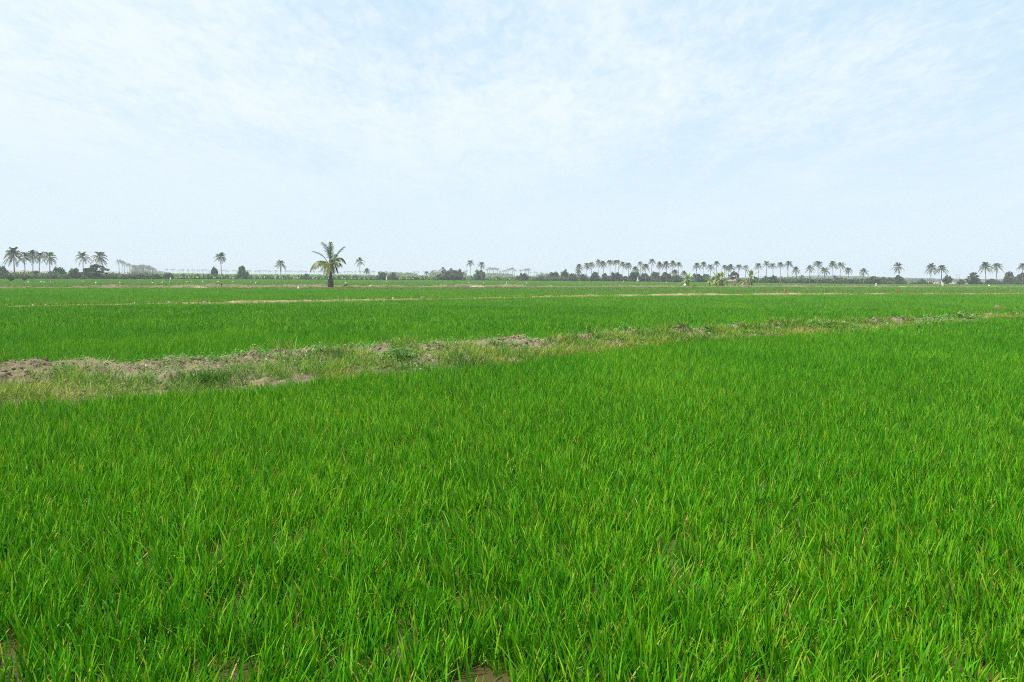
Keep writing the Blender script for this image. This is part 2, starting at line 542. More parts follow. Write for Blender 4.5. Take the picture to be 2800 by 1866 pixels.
# ------------------------------------------------------------------ rice
def blades(pos, L, W, az, lean, bend, face, nseg, tint_base, tip=0.12):
    """ribbon leaves. pos (n,3); az direction of lean; lean angle at the foot, bend = extra angle to the tip"""
    n = len(L)
    rows = nseg + 1
    ts = np.linspace(0, 1, rows)
    dx, dy = np.cos(az), np.sin(az)
    P = np.zeros((n, rows, 3))
    cur = pos.copy()
    P[:, 0] = cur
    for k in range(1, rows):
        a = lean + bend * ((k - 0.5) / nseg) ** 1.4
        st = L / nseg
        cur = cur + np.stack([np.sin(a) * dx * st, np.sin(a) * dy * st, np.cos(a) * st], 1)
        P[:, k] = cur
    fx, fy = -np.sin(face), np.cos(face)
    S = np.stack([fx, fy, np.zeros(n)], 1)
    wprof = np.interp(ts, [0, 0.35, 0.75, 1.0], [0.7, 1.0, 0.72, 0.0])
    verts, tin = [], []
    for k in range(rows - 1):
        off = S * (W * wprof[k] * 0.5)[:, None]
        verts += [P[:, k] - off, P[:, k] + off]
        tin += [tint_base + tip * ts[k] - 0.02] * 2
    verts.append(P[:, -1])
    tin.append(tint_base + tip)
    nv = 2 * (rows - 1) + 1
    V = np.stack(verts, 1).reshape(-1, 3)
    T = np.stack(tin, 1).reshape(-1)
    b = np.arange(n)[:, None] * nv
    polys = []
    for k in range(rows - 2):
        polys.append(b + np.array([2 * k, 2 * k + 1, 2 * k + 3, 2 * k + 2])[None, :])
    tri = b + np.array([nv - 3, nv - 2, nv - 1])[None, :]
    return V, ([np.concatenate(polys)] if polys else []) + [tri], np.clip(T, 0, 1)


def scatter(d0, d1, density, margin):
    half = 1400 / F
    area_y = rng.random(int(density * ((half * (d1 * d1 - d0 * d0)) + 2 * margin * (d1 - d0)) * 1.02) + 1)
    # y sampled with probability ~ (half*y + margin)
    a, b = half, 2 * margin
    c0 = 0.5 * a * 2 * d0 * d0 * 0.5 * 2 / 2 + margin * d0
    # inverse of the cumulative half*y^2/2*2 + 2*margin*y
    A, B = half, 2 * margin
    lo, hi = A * d0 * d0 + B * d0, A * d1 * d1 + B * d1
    u_ = lo + (hi - lo) * area_y
    y = (-B + np.sqrt(B * B + 4 * A * u_)) / (2 * A)
    x = (rng.random(len(y)) * 2 - 1) * (half * y + margin)
    return x, y


def zone_of(x, y):
    """which field a plant stands in: 0 near, 1 beyond the near bank, 2 beyond the field bank, 3 beyond the dirt bank, -1 none"""
    z = np.full(len(x), -1)
    z[y < f1_front(x) + 0.05 + 0.25 * (vnoise(x * 2.1, y * 2.1, 4) - 0.4)] = 0
    b2 = f2(x)
    z[(y > f1_crest(x) + 0.75) & (y < b2 - 0.1)] = 1
    b3 = f3(x)
    z[(y > b2 + 0.8) & (y < b3 - 0.2)] = 2
    yt = TREE_Y(x)
    z[(y > b3 + 4.0) & (y < yt)] = 3
    return z


_px = np.linspace(-500, 3300, 80)
_tp = np.array([at(p, f_tree(p) - 0.6) for p in _px])


def TREE_Y(x):
    return np.interp(x, _tp[:, 0], _tp[:, 1])


FIELD = {k: Geo() for k in range(4)}
#        d0   d1   blades/m2  width   nseg margin
LOD = [(1.7, 7.0, 3500, 0.0088, 4, 1.3),
       (7.0, 13.0, 2700, 0.0088, 3, 1.5),
       (13.0, 24.0, 1200, 0.0115, 2, 2.0),
       (24.0, 45.0, 360, 0.019, 2, 3.0),
       (45.0, 95.0, 130, 0.028, 1, 5.0),
       (95.0, 340.0, 11, 0.075, 1, 12.0)]
for d0, d1, dens, bw, nseg, marg in LOD:
    clump = 7
    cx, cyy = scatter(d0, d1, dens / clump, marg)
    # thin patches where the water shows
    patch = fbm(cx / 0.17, cyy / 0.26, 90, 3)
    keep = rng.random(len(cx)) < np.clip((patch - np.interp(cyy, [3, 5.5, 9], [0.31, 0.26, 0.18])) * 5.0, 0.24, 1.0)
    cx, cyy = cx[keep], cyy[keep]
    x = np.repeat(cx, clump)
    y = np.repeat(cyy, clump)
    n = len(x)
    vig = np.repeat(0.90 + 0.20 * fbm(cx / 1.7, cyy / 1.7, 40, 3) + rng.normal(0, 0.07, len(cx)), clump)
    hue = np.repeat(fbm(cx / 2.6, cyy / 3.2, 44, 3) - 0.5 + rng.normal(0, 0.06, len(cx)), clump)
    wind = np.repeat((fbm(cx / 1.1, cyy / 1.6, 47, 3) - 0.54) * 0.38 + rng.normal(0, 0.12, len(cx)), clump)
    sp = 0.018 if d1 < 20 else 0.06
    x = x + rng.normal(0, sp, n)
    y = y + rng.normal(0, sp, n)
    L = np.clip(0.232 * vig * (0.45 + 0.72 * rng.random(n)), 0.07, 0.42)
    W = bw * (0.7 + 0.6 * rng.random(n))
    az = rng.random(n) * 2 * math.pi
    lean = np.abs(rng.normal(0.16, 0.16, n))
    bend = np.abs(rng.normal(0.22, 0.24, n))
    # wind: shift the lean sideways
    lx, ly = np.cos(az) * lean + wind, np.sin(az) * lean
    lean, az = np.hypot(lx, ly), np.arctan2(ly, lx)
    face = az + rng.normal(0, 0.8, n)
    if nseg == 1:
        lean = lean + bend * 0.5
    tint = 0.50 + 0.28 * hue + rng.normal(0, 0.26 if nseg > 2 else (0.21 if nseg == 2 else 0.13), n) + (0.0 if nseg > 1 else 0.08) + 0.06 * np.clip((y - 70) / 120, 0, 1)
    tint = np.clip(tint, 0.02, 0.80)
    dead = rng.random(n) < (0.075 if nseg > 2 else 0.045 if nseg > 1 else 0.012)
    tint[dead] = 0.88 + 0.12 * rng.random(dead.sum())
    L[dead] *= 0.8
    lean[dead] += 0.35
    bent = rng.random(n) < 0.06
    bend[bent] += 1.0 + 0.8 * rng.random(bent.sum())
    zone = zone_of(x, y)
    zz = np.where(zone == 0, 0.0, 0.0) - 0.01
    pos = np.stack([x, y, zz], 1)
    far_y = np.clip((y - 60) / 200, 0, 1) * 0.14
    for k in range(4):
        s = zone == k
        if not s.any():
            continue
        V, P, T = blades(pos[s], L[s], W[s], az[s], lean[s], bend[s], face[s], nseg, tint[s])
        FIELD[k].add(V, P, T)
for k, nm in enumerate(['rice_crop', 'rice_crop', 'rice_crop', 'rice_crop']):
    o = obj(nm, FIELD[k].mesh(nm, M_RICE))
    tag(o, ['bright green young rice filling the near field in front of the weedy earth bank',
            'even green rice between the weedy earth bank and the thin pale bank',
            'strip of rice between the thin pale bank and the far dirt bank',
            'pale green rice beyond the far dirt bank, reaching the trees'][k], 'rice', kind='stuff')
FIELD = None

# ------------------------------------------------------------------ weeds on the near bank
nW = 230000
x = rng.random(nW) ** 1.0 * 52 - 13
u_ = rng.random(nW) * 40 - 12
# denser where it is near the camera
x = np.where(rng.random(nW) < 0.68, -11 + 24 * rng.random(nW), 13 + 28 * rng.random(nW))
t = rng.random(nW)
ya, yb = f1_front(x), f1_crest(x) + 0.35
y = ya + (yb - ya) * t
pxw = 1400 + x / y * F
cover = 0.62 * fbm(x / 0.8, y / 0.8, 120, 4) + 0.38 * fbm(x / 0.20, y / 0.24, 121, 2)
thr = np.interp(t, [0, 0.12, 0.5, 0.72, 0.85, 1.0], [0.38, 0.38, 0.42, 0.48, 0.66, 0.62]) - np.interp(pxw, [0, 900, 1500, 2200], [0.0, 0.01, 0.06, 0.10]) * np.interp(t, [0.6, 0.75], [1.0, 0.55])
s = (cover > thr) & (y > 3)
x, y, t, cover = x[s], y[s], t[s], cover[s]
z = b1_height(x, y) - 0.01
n = len(x)
farw = np.clip(y / 16, 0.8, 2.4)
L = (0.06 + 0.20 * rng.random(n) ** 1.6) * np.clip(0.55 + 5.0 * (cover - 0.40), 0.5, 1.7) * np.interp(x, [0, 12, 25], [1, 0.8, 0.6])
tint = np.clip(0.40 + 0.75 * (fbm(x / 0.9, y / 0.9, 130, 3) - 0.5) + rng.normal(0, 0.20, n) + np.interp(x, [0, 8, 25], [0.0, 0.10, 0.16]) * (t < 0.5), 0.02, 0.97)
V, P, T = blades(np.stack([x, y, z], 1), L, 0.0085 * farw * (0.6 + 0.8 * rng.random(n)), rng.random(n) * 6.28, np.abs(rng.normal(0.5, 0.3, n)),
                 np.abs(rng.normal(0.8, 0.5, n)), rng.random(n) * 6.28, 3, tint)
tag(obj('weed_grass', mesh_np('weed_grass', V, P, M_WEED, T)), 'yellow green wild grass tufts covering the slope of the near earth bank', 'weeds', kind='stuff')


def leaves(pos, size, tint, up=0.6):
    """small diamond leaves with a fold"""
    n = len(size)
    az = rng.random(n) * 6.283
    el = rng.normal(0.25, 0.45, n)
    D = np.stack([np.cos(az) * np.cos(el), np.sin(az) * np.cos(el), np.sin(el)], 1)
    S = np.stack([-np.sin(az), np.cos(az), rng.normal(0, 0.35, n)], 1)
    c = pos
    a = c
    b = c + D * (size * 0.5)[:, None] + S * (size * 0.36)[:, None]
    d = c + D * (size * 0.5)[:, None] - S * (size * 0.36)[:, None]
    e = c + D * size[:, None]
    V = np.stack([a, b, e, d], 1).reshape(-1, 3)
    i = np.arange(n)[:, None] * 4
    return V, [i + np.array([0, 1, 2, 3])[None, :]], np.repeat(tint, 4)


nc = 3600
x = np.where(rng.random(nc) < 0.6, -11 + 24 * rng.random(nc), 13 + 28 * rng.random(nc))
t = np.clip(rng.normal(0.55, 0.25, nc), 0.02, 1)
ya, yb = f1_front(x), f1_crest(x) + 0.4
y = ya + (yb - ya) * t
cov2 = fbm(x / 1.6, y / 1.6, 140, 3)
s = cov2 > 0.49 + 0.03 * np.clip((x - 4) / 10, 0, 1)
x, y = x[s], y[s]
m = 22
X = np.repeat(x, m)
Y = np.repeat(y, m)
n = len(X)
X = X + rng.normal(0, 0.09, n)
Y = Y + rng.normal(0, 0.09, n)
Z = b1_height(X, Y) + 0.01 + 0.10 * rng.random(n) ** 1.5
fw = np.clip(Y / 16, 0.8, 2.2)
V, P, T = leaves(np.stack([X, Y, Z], 1), (0.022 + 0.030 * rng.random(n)) * fw, np.clip(0.55 + rng.normal(0, 0.2, n), 0, 1))
tag(obj('broadleaf_weeds', mesh_np('broadleaf_weeds', V, P, M_BROAD, T)), 'small round leaved creeping weeds along the top of the near earth bank', 'weeds', kind='stuff')

ns = 70000
x = np.where(rng.random(ns) < 0.66, -11 + 24 * rng.random(ns), 13 + 28 * rng.random(ns))
t = rng.random(ns)
y = f1_front(x) - 0.05 + (f1_crest(x) + 0.3 - f1_front(x)) * t
s = fbm(x / 0.7, y / 0.7, 150, 3) > 0.45
x, y = x[s], y[s]
n = len(x)
V, P, T = blades(np.stack([x, y, b1_height(x, y) + 0.008], 1), 0.05 + 0.14 * rng.random(n), 0.005 * np.clip(y / 14, 0.8, 2.2), rng.random(n) * 6.28,
                 1.0 + 0.5 * rng.random(n), rng.normal(0.2, 0.4, n), rng.random(n) * 6.28, 2, 0.2 + 0.7 * rng.random(n))
tag(obj('dry_straw', mesh_np('dry_straw', V, P, M_STRAW, T)), 'dry tan straw lying over the slope of the near earth bank', 'straw', kind='stuff')

# loose clods on the slope and the crest
_ph = (1 + 5 ** 0.5) / 2
ICO = np.array([(-1, _ph, 0), (1, _ph, 0), (-1, -_ph, 0), (1, -_ph, 0), (0, -1, _ph), (0, 1, _ph), (0, -1, -_ph), (0, 1, -_ph), (_ph, 0, -1), (_ph, 0, 1), (-_ph, 0, -1), (-_ph, 0, 1)]) / 1.9
ICF = np.array([(0, 11, 5), (0, 5, 1), (0, 1, 7), (0, 7, 10), (0, 10, 11), (1, 5, 9), (5, 11, 4), (11, 10, 2), (10, 7, 6), (7, 1, 8), (3, 9, 4), (3, 4, 2), (3, 2, 6), (3, 6, 8), (3, 8, 9),
                (4, 9, 5), (2, 4, 11), (6, 2, 10), (8, 6, 7), (9, 8, 1)])
nk = 22000
x = np.where(rng.random(nk) < 0.62, -11 + 24 * rng.random(nk), 13 + 28 * rng.random(nk))
t = rng.random(nk)
y = f1_front(x) + (f1_crest(x) + 0.35 - f1_front(x)) * t
s = fbm(x / 0.6, y / 0.5, 180, 3) + 0.10 * (np.abs(t - 0.82) < 0.14) > 0.50
x, y = x[s], y[s]
n = len(x)
sz = (0.010 + 0.034 * rng.random(n) ** 2.6) * np.interp(y, [10, 20, 35], [1, 1.15, 1.3])
V = ICO[None] * (1 + rng.normal(0, 0.22, (n, 12, 1))) * sz[:, None, None] * (0.7 + 0.6 * rng.random((n, 1, 3)))
V = V + np.stack([x, y, b1_height(x, y) + sz * 0.2], 1)[:, None, :]
P = (np.arange(n)[:, None, None] * 12 + ICF[None]).reshape(-1, 3)
tag(obj('loose_clods', mesh_np('loose_clods', V.reshape(-1, 3), [P], M_SOIL)), 'crumbled lumps of dry earth strewn over the near earth bank', 'earth clods', kind='stuff')

# thin grass on the two farther banks
gx_, gy_ = [], []
x = -35 + 135 * rng.random(16000)
y = f2(x) + rng.random(16000) * 1.4 - 0.2
s = fbm(x / 2.5, y / 0.8, 160, 3) > np.interp(1400 + x / y * F, [0, 900, 1200, 1600, 1800, 2200, 2500], [0.53, 0.50, 0.36, 0.40, 0.52, 0.50, 0.36])
x, y = x[s], y[s]
n = len(x)
V, P, T = blades(np.stack([x, y, np.full(n, 0.08)], 1), 0.20 + 0.16 * rng.random(n), np.full(n, 0.045), rng.random(n) * 6.28, np.abs(rng.normal(0.2, 0.2, n)),
                 np.abs(rng.normal(0.4, 0.3, n)), rng.random(n) * 6.28, 1, np.clip(rng.normal(0.45, 0.2, n), 0, 0.95))
g2 = Geo()
g2.add(V, P, T)
x = -105 + 320 * rng.random(7000)
y = f3(x) + rng.random(7000) * 3.0 - 0.2
s = fbm(x / 7, y / 2, 170, 3) > 0.54
x, y = x[s], y[s]
n = len(x)
V, P, T = blades(np.stack([x, y, np.full(n, 0.15)], 1), 0.30 + 0.5 * rng.random(n), np.full(n, 0.09), rng.random(n) * 6.28, np.abs(rng.normal(0.3, 0.2, n)),
                 np.abs(rng.normal(0.4, 0.3, n)), rng.random(n) * 6.28, 1, np.clip(rng.normal(0.48, 0.18, n), 0, 1))
g2.add(V, P, T)
tag(obj('bank_grass', g2.mesh('bank_grass', M_WEED)), 'sparse yellowing grass along the two farther field banks', 'grass', kind='stuff')


# leafy weed bushes one can point at
def weed_bush(px, py, w_, h_, nl, label, mat, tint, size=0.05, grassy=False):
    p = at(px, py, 0.15)
    p[2] = float(b1_height(np.array([p[0]]), np.array([p[1]]))[0]) - 0.01
    root = empty('weed_bush', p)
    tag(root, label, 'weed')
    q = rng.normal(0, 1, (nl, 3)) * np.array([w_ * 0.28, w_ * 0.22, 0])
    q[:, 2] = h_ * rng.random(nl) ** 0.8 * np.exp(-(q[:, 0] / (w_ * 0.5)) ** 2)
    g = Geo()
    if grassy:
        V, P, T = blades(q * np.array([1, 1, 0.15]), h_ * (0.7 + 0.7 * rng.random(nl)), np.full(nl, 0.009), rng.random(nl) * 6.28, np.abs(rng.normal(0.3, 0.2, nl)),
                         np.abs(rng.normal(0.7, 0.4, nl)), rng.random(nl) * 6.28, 3, np.clip(rng.normal(tint, 0.12, nl), 0, 1))
    else:
        V, P, T = leaves(q, size * (0.7 + 0.6 * rng.random(nl)), np.clip(rng.normal(tint, 0.15, nl), 0, 1))
    g.add(V, P, T)
    obj('leaves', g.mesh('leaves', mat), root)
    gs = Geo()
    for k in range(9):
        a = rng.random() * 6.28
        r = w_ * 0.3 * rng.random()
        V, P = tube([(0, 0, 0), (math.cos(a) * r * 0.4, math.sin(a) * r * 0.4, h_ * 0.4), (math.cos(a) * r, math.sin(a) * r, h_ * 0.75)], [0.006, 0.005, 0.003], 5)
        gs.add(V, P, 0.1)
    obj('stem', gs.mesh('stem', M_BROAD), root)


weed_bush(1092, 990, 0.75, 0.24, 420, 'dark leafy weed bush low on the near earth bank, beside bare clods', M_BROAD, 0.25)
weed_bush(572, 1042, 0.80, 0.26, 420, 'dark green grass tussock at the foot of the near earth bank', M_WEED, 0.10, grassy=True)
weed_bush(905, 1035, 0.50, 0.22, 220, 'bright yellow green drooping grass tussock at the foot of the near earth bank', M_WEED, 0.55, grassy=True)
weed_bush(1708, 900, 0.50, 0.42, 150, 'spindly upright weed standing on the crest of the near earth bank', M_BROAD, 0.6, 0.06)
weed_bush(1238, 930, 0.35, 0.30, 110, 'small dry grey weed tuft on the near bank crest above bare soil', M_BROAD, 0.8, 0.045)


# ------------------------------------------------------------------ clods
def clod_mesh(seed, mat, flat=0.6):
    import bmesh
    bm = bmesh.new()
    bmesh.ops.create_icosphere(bm, subdivisions=3, radius=1)
    r = random.Random(seed)
    off = [r.random() * 50 for _ in range(3)]
    for v_ in bm.verts:
        c = v_.co
        k = 0.72 + 0.62 * float(fbm(np.array([c.x * 1.4 + off[0] + c.z]), np.array([c.y * 1.4 + off[1] - c.z * 0.6]), seed, 3)[0])
        v_.co = Vector((c.x * k * (1 + 0.25 * r.random() * 0.2), c.y * k, max(c.z * k * flat, -0.15)))
    me = bpy.data.meshes.new('clod')
    bm.to_mesh(me)
    bm.free()
    me.materials.append(mat)
    return me


CL = [clod_mesh(s, M_CLOD) for s in (1, 2, 3)]
CD = [clod_mesh(s, M_DCLOD) for s in (4, 5)]
CS = [clod_mesh(s, M_SAND, 0.30) for s in (6, 7)]
ORD = ['first', 'second', 'third', 'fourth', 'fifth', 'sixth', 'seventh', 'eighth', 'ninth', 'tenth', 'eleventh', 'twelfth', 'thirteenth',
       'fourteenth', 'fifteenth', 'sixteenth', 'seventeenth', 'eighteenth', 'nineteenth', 'twentieth', 'twenty-first', 'twenty-second',
       'twenty-third', 'twenty-fourth', 'twenty-fifth', 'twenty-sixth', 'twenty-seventh', 'twenty-eighth', 'twenty-ninth', 'thirtieth']


def clod(px, py, w_px, h_px, me, label, bank=f2, z0=0.1, name='earth_clod', cat='earth clod', group='lumps of earth along the field banks'):
    p = at(px, py, z0 + 0.05)
    if bank is not None:
        y = float(bank(p[0]))
        for _ in range(3):
            p[0] = ray(px, py)[0] * (y + 0.35)
            y = float(bank(p[0]))
        p[1] = y + 0.35
    sc = p[1] / F
    ztop = at_depth(px, py - h_px * 0.05, p[1])[2]
    o = obj(name, me, loc=(p[0], p[1], -0.02))
    zmax = max(v_.co.z for v_ in me.vertices)
    o.scale = (w_px * sc * 0.62, w_px * sc * 0.5, max(ztop, 0.23) / zmax)
    o.rotation_euler = (0, 0, rng.random() * 6)
    return tag(o, label, cat, group)


clod(54, 830, 12, 6, CL[0], 'large pale earth clod at the left end of the thin field bank')
clod(103, 831, 10, 5, CL[1], 'pale flat earth clod beside the largest pale clod, left end of field bank')
clod(357, 826, 8, 4, CL[2], 'lone small pale clod on the thin field bank under the hazy palm grove')
clod(430, 827, 9, 5, CL[0], 'pale clod on the thin field bank, nearest left of the twin clods')
clod(453, 824, 11, 6, CL[1], 'pale rounded clod touching a dark lump on the thin field bank')
clod(478, 822, 14, 7, CD[0], 'dark brown lump of earth between pale clods on the thin field bank')
clod(553, 823, 9, 4, CL[2], 'small white clod on the thin field bank below the flat topped sand heap')
clod(633, 821, 10, 4, CL[0], 'pale clod where the thin field bank swells, below the lone tall palm')
clod(1075, 813, 8, 5, CL[1], 'white clod on the thin field bank, right of the young palm')
clod(1155, 810, 14, 8, CD[1], 'heap of brown earth on the grassy middle of the thin field bank')
clod(2728, 834, 18, 6, CD[0], 'brown clod heap alone in the rice at the right edge', bank=None, z0=0.22)
clod(548, 783, 38, 8, CS[0], 'low pale sand heap on the far dirt bank, left of the young palm', bank=f3, z0=0.25, name='sand_heap', cat='sand heap', group='sand heaps on the far dirt bank')
clod(1014, 779, 12, 6, CS[1], 'small peaked sand heap behind the far dirt bank, right of young palm', bank=f3, z0=0.30, name='sand_heap', cat='sand heap', group='sand heaps on the far dirt bank')
clod(1303, 781, 46, 6, CS[1], 'long pale yellow sand heap on the middle of the far dirt bank', bank=f3, z0=0.25, name='sand_heap', cat='sand heap', group='sand heaps on the far dirt bank')
clod(2465, 783, 26, 7, CS[0], 'pale sand heap at the right end of the far dirt bank', bank=f3, z0=0.25, name='sand_heap', cat='sand heap', group='sand heaps on the far dirt bank')


# ------------------------------------------------------------------ palms
def bez(p0, p1, p2, t):
    t = t[:, None]
    return (1 - t) ** 2 * p0 + 2 * t * (1 - t) * p1 + t * t * p2


def frond(g, p0, p1, p2, nl, ll, lw, droop, tint, rach=0.02, start=0.16, seg2=False, wind=(0, 0, 0)):
    p0, p1, p2 = map(lambda a: np.asarray(a, float), (p0, p1, p2))
    tt = np.linspace(0, 1, 10)
    C = bez(p0, p1, p2, tt)
    V, P = tube(C, np.linspace(rach, rach * 0.25, 10), 4, False)
    g.add(V, P, min(1, tint + 0.25))
    t = np.linspace(start, 0.99, nl)
    C = bez(p0, p1, p2, t)
    T = 2 * (1 - t)[:, None] * (p1 - p0) + 2 * t[:, None] * (p2 - p1)
    T /= np.linalg.norm(T, axis=1)[:, None]
    S = np.cross(T, np.array([0, 0, 1.0]))
    ln = np.linalg.norm(S, axis=1)[:, None]
    S = np.where(ln > 0.15, S / np.maximum(ln, 1e-6), np.array([1.0, 0, 0]))
    prof = np.interp(t, [start, 0.3, 0.6, 0.9, 1.0], [0.55, 0.95, 1.0, 0.62, 0.35]) * ll
    for sgn in (-1, 1):
        D = sgn * S * 0.75 + T * 0.62 + np.array([0, 0, -droop]) + np.asarray(wind)
        D = D + rng.normal(0, 0.10, D.shape)
        D /= np.linalg.norm(D, axis=1)[:, None]
        L = prof * (0.85 + 0.3 * rng.random(nl))
        hw = T * (lw * 0.5)
        ti = np.clip(tint + rng.normal(0, 0.07, nl), 0, 1)
        if seg2:
            mid = C + D * (L * 0.5)[:, None]
            D2 = D + np.array([0, 0, -droop * 0.7]) + np.asarray(wind)
            D2 /= np.linalg.norm(D2, axis=1)[:, None]
            tip = mid + D2 * (L * 0.5)[:, None]
            V = np.stack([C - hw, C + hw, mid + hw, mid - hw, tip], 1).reshape(-1, 3)
            i = np.arange(nl)[:, None] * 5
            g.add(V, [i + np.array([0, 1, 2, 3]), i + np.array([3, 2, 4])], np.repeat(ti, 5))
        else:
            tip = C + D * L[:, None]
            V = np.stack([C - hw, C + hw, tip], 1).reshape(-1, 3)
            i = np.arange(nl)[:, None] * 3
            g.add(V, [i + np.array([0, 1, 2])], np.repeat(ti, 3))


def palm_crown(seed, nf=21, skirt=3, spread=1.0, nl=20, name='crown'):
    """crown of unit frond length, foot at the origin"""
    r = np.random.default_rng(seed)
    g = Geo()
    for k in range(nf):
        az = k * 2.39996 + r.normal(0, 0.2)
        q = (k + 0.5) / nf
        el = R(84) - q * R(112) + r.normal(0, 0.10)
        L = (0.86 + 0.24 * r.random()) * (0.85 if q < 0.12 else 1.0)
        d = np.array([math.cos(az) * math.cos(el), math.sin(az) * math.cos(el), math.sin(el)])
        p0 = np.array([0, 0, 0.03 * (1 - q)])
        p1 = p0 + d * L * 0.66 + np.array([0, 0, 0.06 * L])
        h = np.array([math.cos(az), math.sin(az), 0])
        fall = 0.04 + 0.50 * max(math.cos(el), 0) ** 1.2
        p2 = p0 + d * L * 0.80 + h * L * 0.16 * spread + np.array([0, 0, -fall * L])
        frond(g, p0, p1, p2, nl, 0.30, 0.050, 0.60, 0.35 + 0.35 * q + r.normal(0, 0.05), 0.012)
    for k in range(skirt):
        az = r.random() * 6.28
        h = np.array([math.cos(az), math.sin(az), 0])
        p2 = h * 0.28 + np.array([0, 0, -0.55 - 0.3 * r.random()])
        frond(g, (0, 0, 0), h * 0.33 + np.array([0, 0, -0.05]), p2, 12, 0.13, 0.035, 0.8, 0.92, 0.012)
    # coconuts and old boots: a knot where the fronds leave
    V, P = tube([(0, 0, -0.14), (0, 0, -0.04), (0, 0, 0.06)], [0.030, 0.065, 0.03], 7)
    g.add(V, P, 0.75)
    return g.mesh(name, M_PALM)


CROWNS = [palm_crown(100 + k, nf, sk, sp) for k, (nf, sk, sp) in enumerate([(26, 2, 1.0), (22, 3, 1.1), (28, 1, 0.9), (20, 4, 1.0), (24, 0, 1.15), (17, 2, 0.8)])]


def trunk_mesh(h, lean, r0, curve=0.0, name='trunk'):
    t = np.linspace(0, 1, 8)
    path = np.stack([lean * t + curve * np.sin(t * math.pi), 0 * t, h * t - 0.05 * (t == 0)], 1)
    rad = r0 * np.interp(t, [0, 0.12, 1], [1.45, 1.0, 0.72])
    g = Geo()
    V, P = tube(path, rad, 8)
    g.add(V, P)
    return g.mesh(name, M_TRUNK, True)


def palm(px, top, crown_px, label, group, base_dx=None, depth=None, kind=None, base=None, name='coconut_palm', rscale=1.0):
    """px: crown centre; top: row of the highest frond; crown_px: half width of the crown in the photo"""
    bpx = px + (rng.normal(0, 1.6) if base_dx is None else base_dx)
    by = f_tree(bpx) if base is None else base
    d = depth_of(bpx, by) if depth is None else depth
    d *= 1 + 0.02 * rng.normal()
    b = at_depth(bpx, by, d)
    sc = d / F
    Rr = crown_px * sc * 1.22
    ztop = at_depth(px, top, d)[2]
    zc_ = ztop - 0.86 * Rr
    xc = at_depth(px, top, d)[0]
    root = empty(name, (b[0], d, 0.0))
    tag(root, label, 'palm tree', group)
    obj('trunk', trunk_mesh(zc_, xc - b[0], max(0.10, 0.052 * Rr) * rscale, rng.normal(0, 0.12)), root)
    k = rng.integers(0, 6) if kind is None else kind
    c = obj('crown', CROWNS[k], root, (xc - b[0], 0, zc_))
    c.scale = (Rr * (0.93 + 0.14 * rng.random()), Rr * (0.93 + 0.14 * rng.random()), Rr * (0.88 + 0.28 * rng.random()))
    c.rotation_euler = (rng.normal(0, 0.10), rng.normal(0, 0.10), rng.random() * 6.28)
    return root


G1 = 'tall palms over the bushes at the far left'
palm(36, 673, 25, 'tallest palm at the far left, leaning trunk, left end of the cluster of five', G1, base_dx=6, kind=0)
palm(65, 684, 20, 'palm with drooping crown right beside the leaning palm, far left cluster', G1, base_dx=3, kind=5)
palm(88, 680, 19, 'middle palm of the far left cluster of five, narrow crown', G1, kind=2)
palm(109, 684, 18, 'palm between the middle palm and the right end palm of the far left cluster', G1, kind=3)
palm(134, 683, 21, 'palm at the right end of the far left cluster, wide drooping fronds', G1, kind=1)
palm(226, 684, 19, 'lone palm above dark bushes, left one of the pair beside the flat topped tree', G1, kind=3, base_dx=3)
palm(272, 685, 20, 'palm rising straight out of the flat topped dark tree', G1, kind=1, base_dx=2)
G2 = 'single palms along the banana plantation'
palm(603, 686, 17, 'lone tall palm over the banana plantation, between two dark round trees', G2, kind=2, base_dx=3)
palm(767, 708, 15, 'short palm with hanging fronds, left of the young palm, over bananas', G2, kind=3, base_dx=3)
palm(984, 701, 14, 'thin palm right of the young palm, sparse crown of few fronds', G2, kind=5)
palm(1286, 708, 11, 'palm above the pale bush, left and higher one of the close pair', G2, kind=3)
palm(1316, 714, 11, 'palm above the pale bush, right and lower one of the close pair', G2, kind=1)
palm(1211, 728, 8, 'dark little palm standing in the bushes left of the close pair of palms', G2, kind=5)
palm(1234, 732, 8, 'feathery short palm rising from the wide pale bush', G2, kind=4)
palm(1167, 739, 8, 'stubby dark palm low among the hazy palms over the bananas', G2, kind=3)
palm(1003, 732, 10, 'small feathery palm with upright fronds beside the thin sparse palm', G2, kind=2)

G3 = 'palms in the long row right of centre'
row1 = [(1584, 719, 12), (1604, 717, 10), (1617, 714, 11), (1637, 708, 11), (1649, 711, 11), (1668, 707, 11), (1683, 708, 10), (1690, 708, 9), (1703, 714, 10),
        (1718, 716, 11), (1738, 726, 12), (1751, 713, 9), (1765, 718, 13), (1783, 705, 11), (1804, 714, 11), (1822, 713, 12), (1840, 711, 10), (1856, 713, 11)]
for i, (x_, t_, c_) in enumerate(row1):
    how = 'tall' if t_ < 710 else ('short broad' if t_ > 720 else 'mid height')
    palm(x_, t_, c_, f'{how} palm, {ORD[i]} from left in the row left of banana clumps', G3)
row2 = [(1906, 716, 12), (1924, 714, 10), (1943, 720, 11), (1960, 711, 10), (1981, 722, 9), (1990, 726, 9), (1998, 720, 11), (2020, 719, 11), (2039, 721, 11), (2074, 717, 11),
        (2097, 711, 11), (2113, 717, 10), (2134, 714, 11), (2157, 710, 13), (2177, 727, 12)]
for i, (x_, t_, c_) in enumerate(row2):
    how = 'tall' if t_ < 713 else ('short' if t_ > 721 else 'mid height')
    palm(x_, t_, c_, f'{how} palm, {ORD[i]} from left in the row behind and beyond the banana clumps', G3)
palm(1582, 736, 9, 'small dark palm under the left end of the long palm row', G3, kind=2)
palm(1845, 733, 13, 'low dark palm under the palm row, left of the big banana clump', G3, kind=0)
palm(1870, 738, 10, 'low palm half hidden behind the single leafy banana plant', G3, kind=2)
G4 = 'palms in front of the low wooded hill'
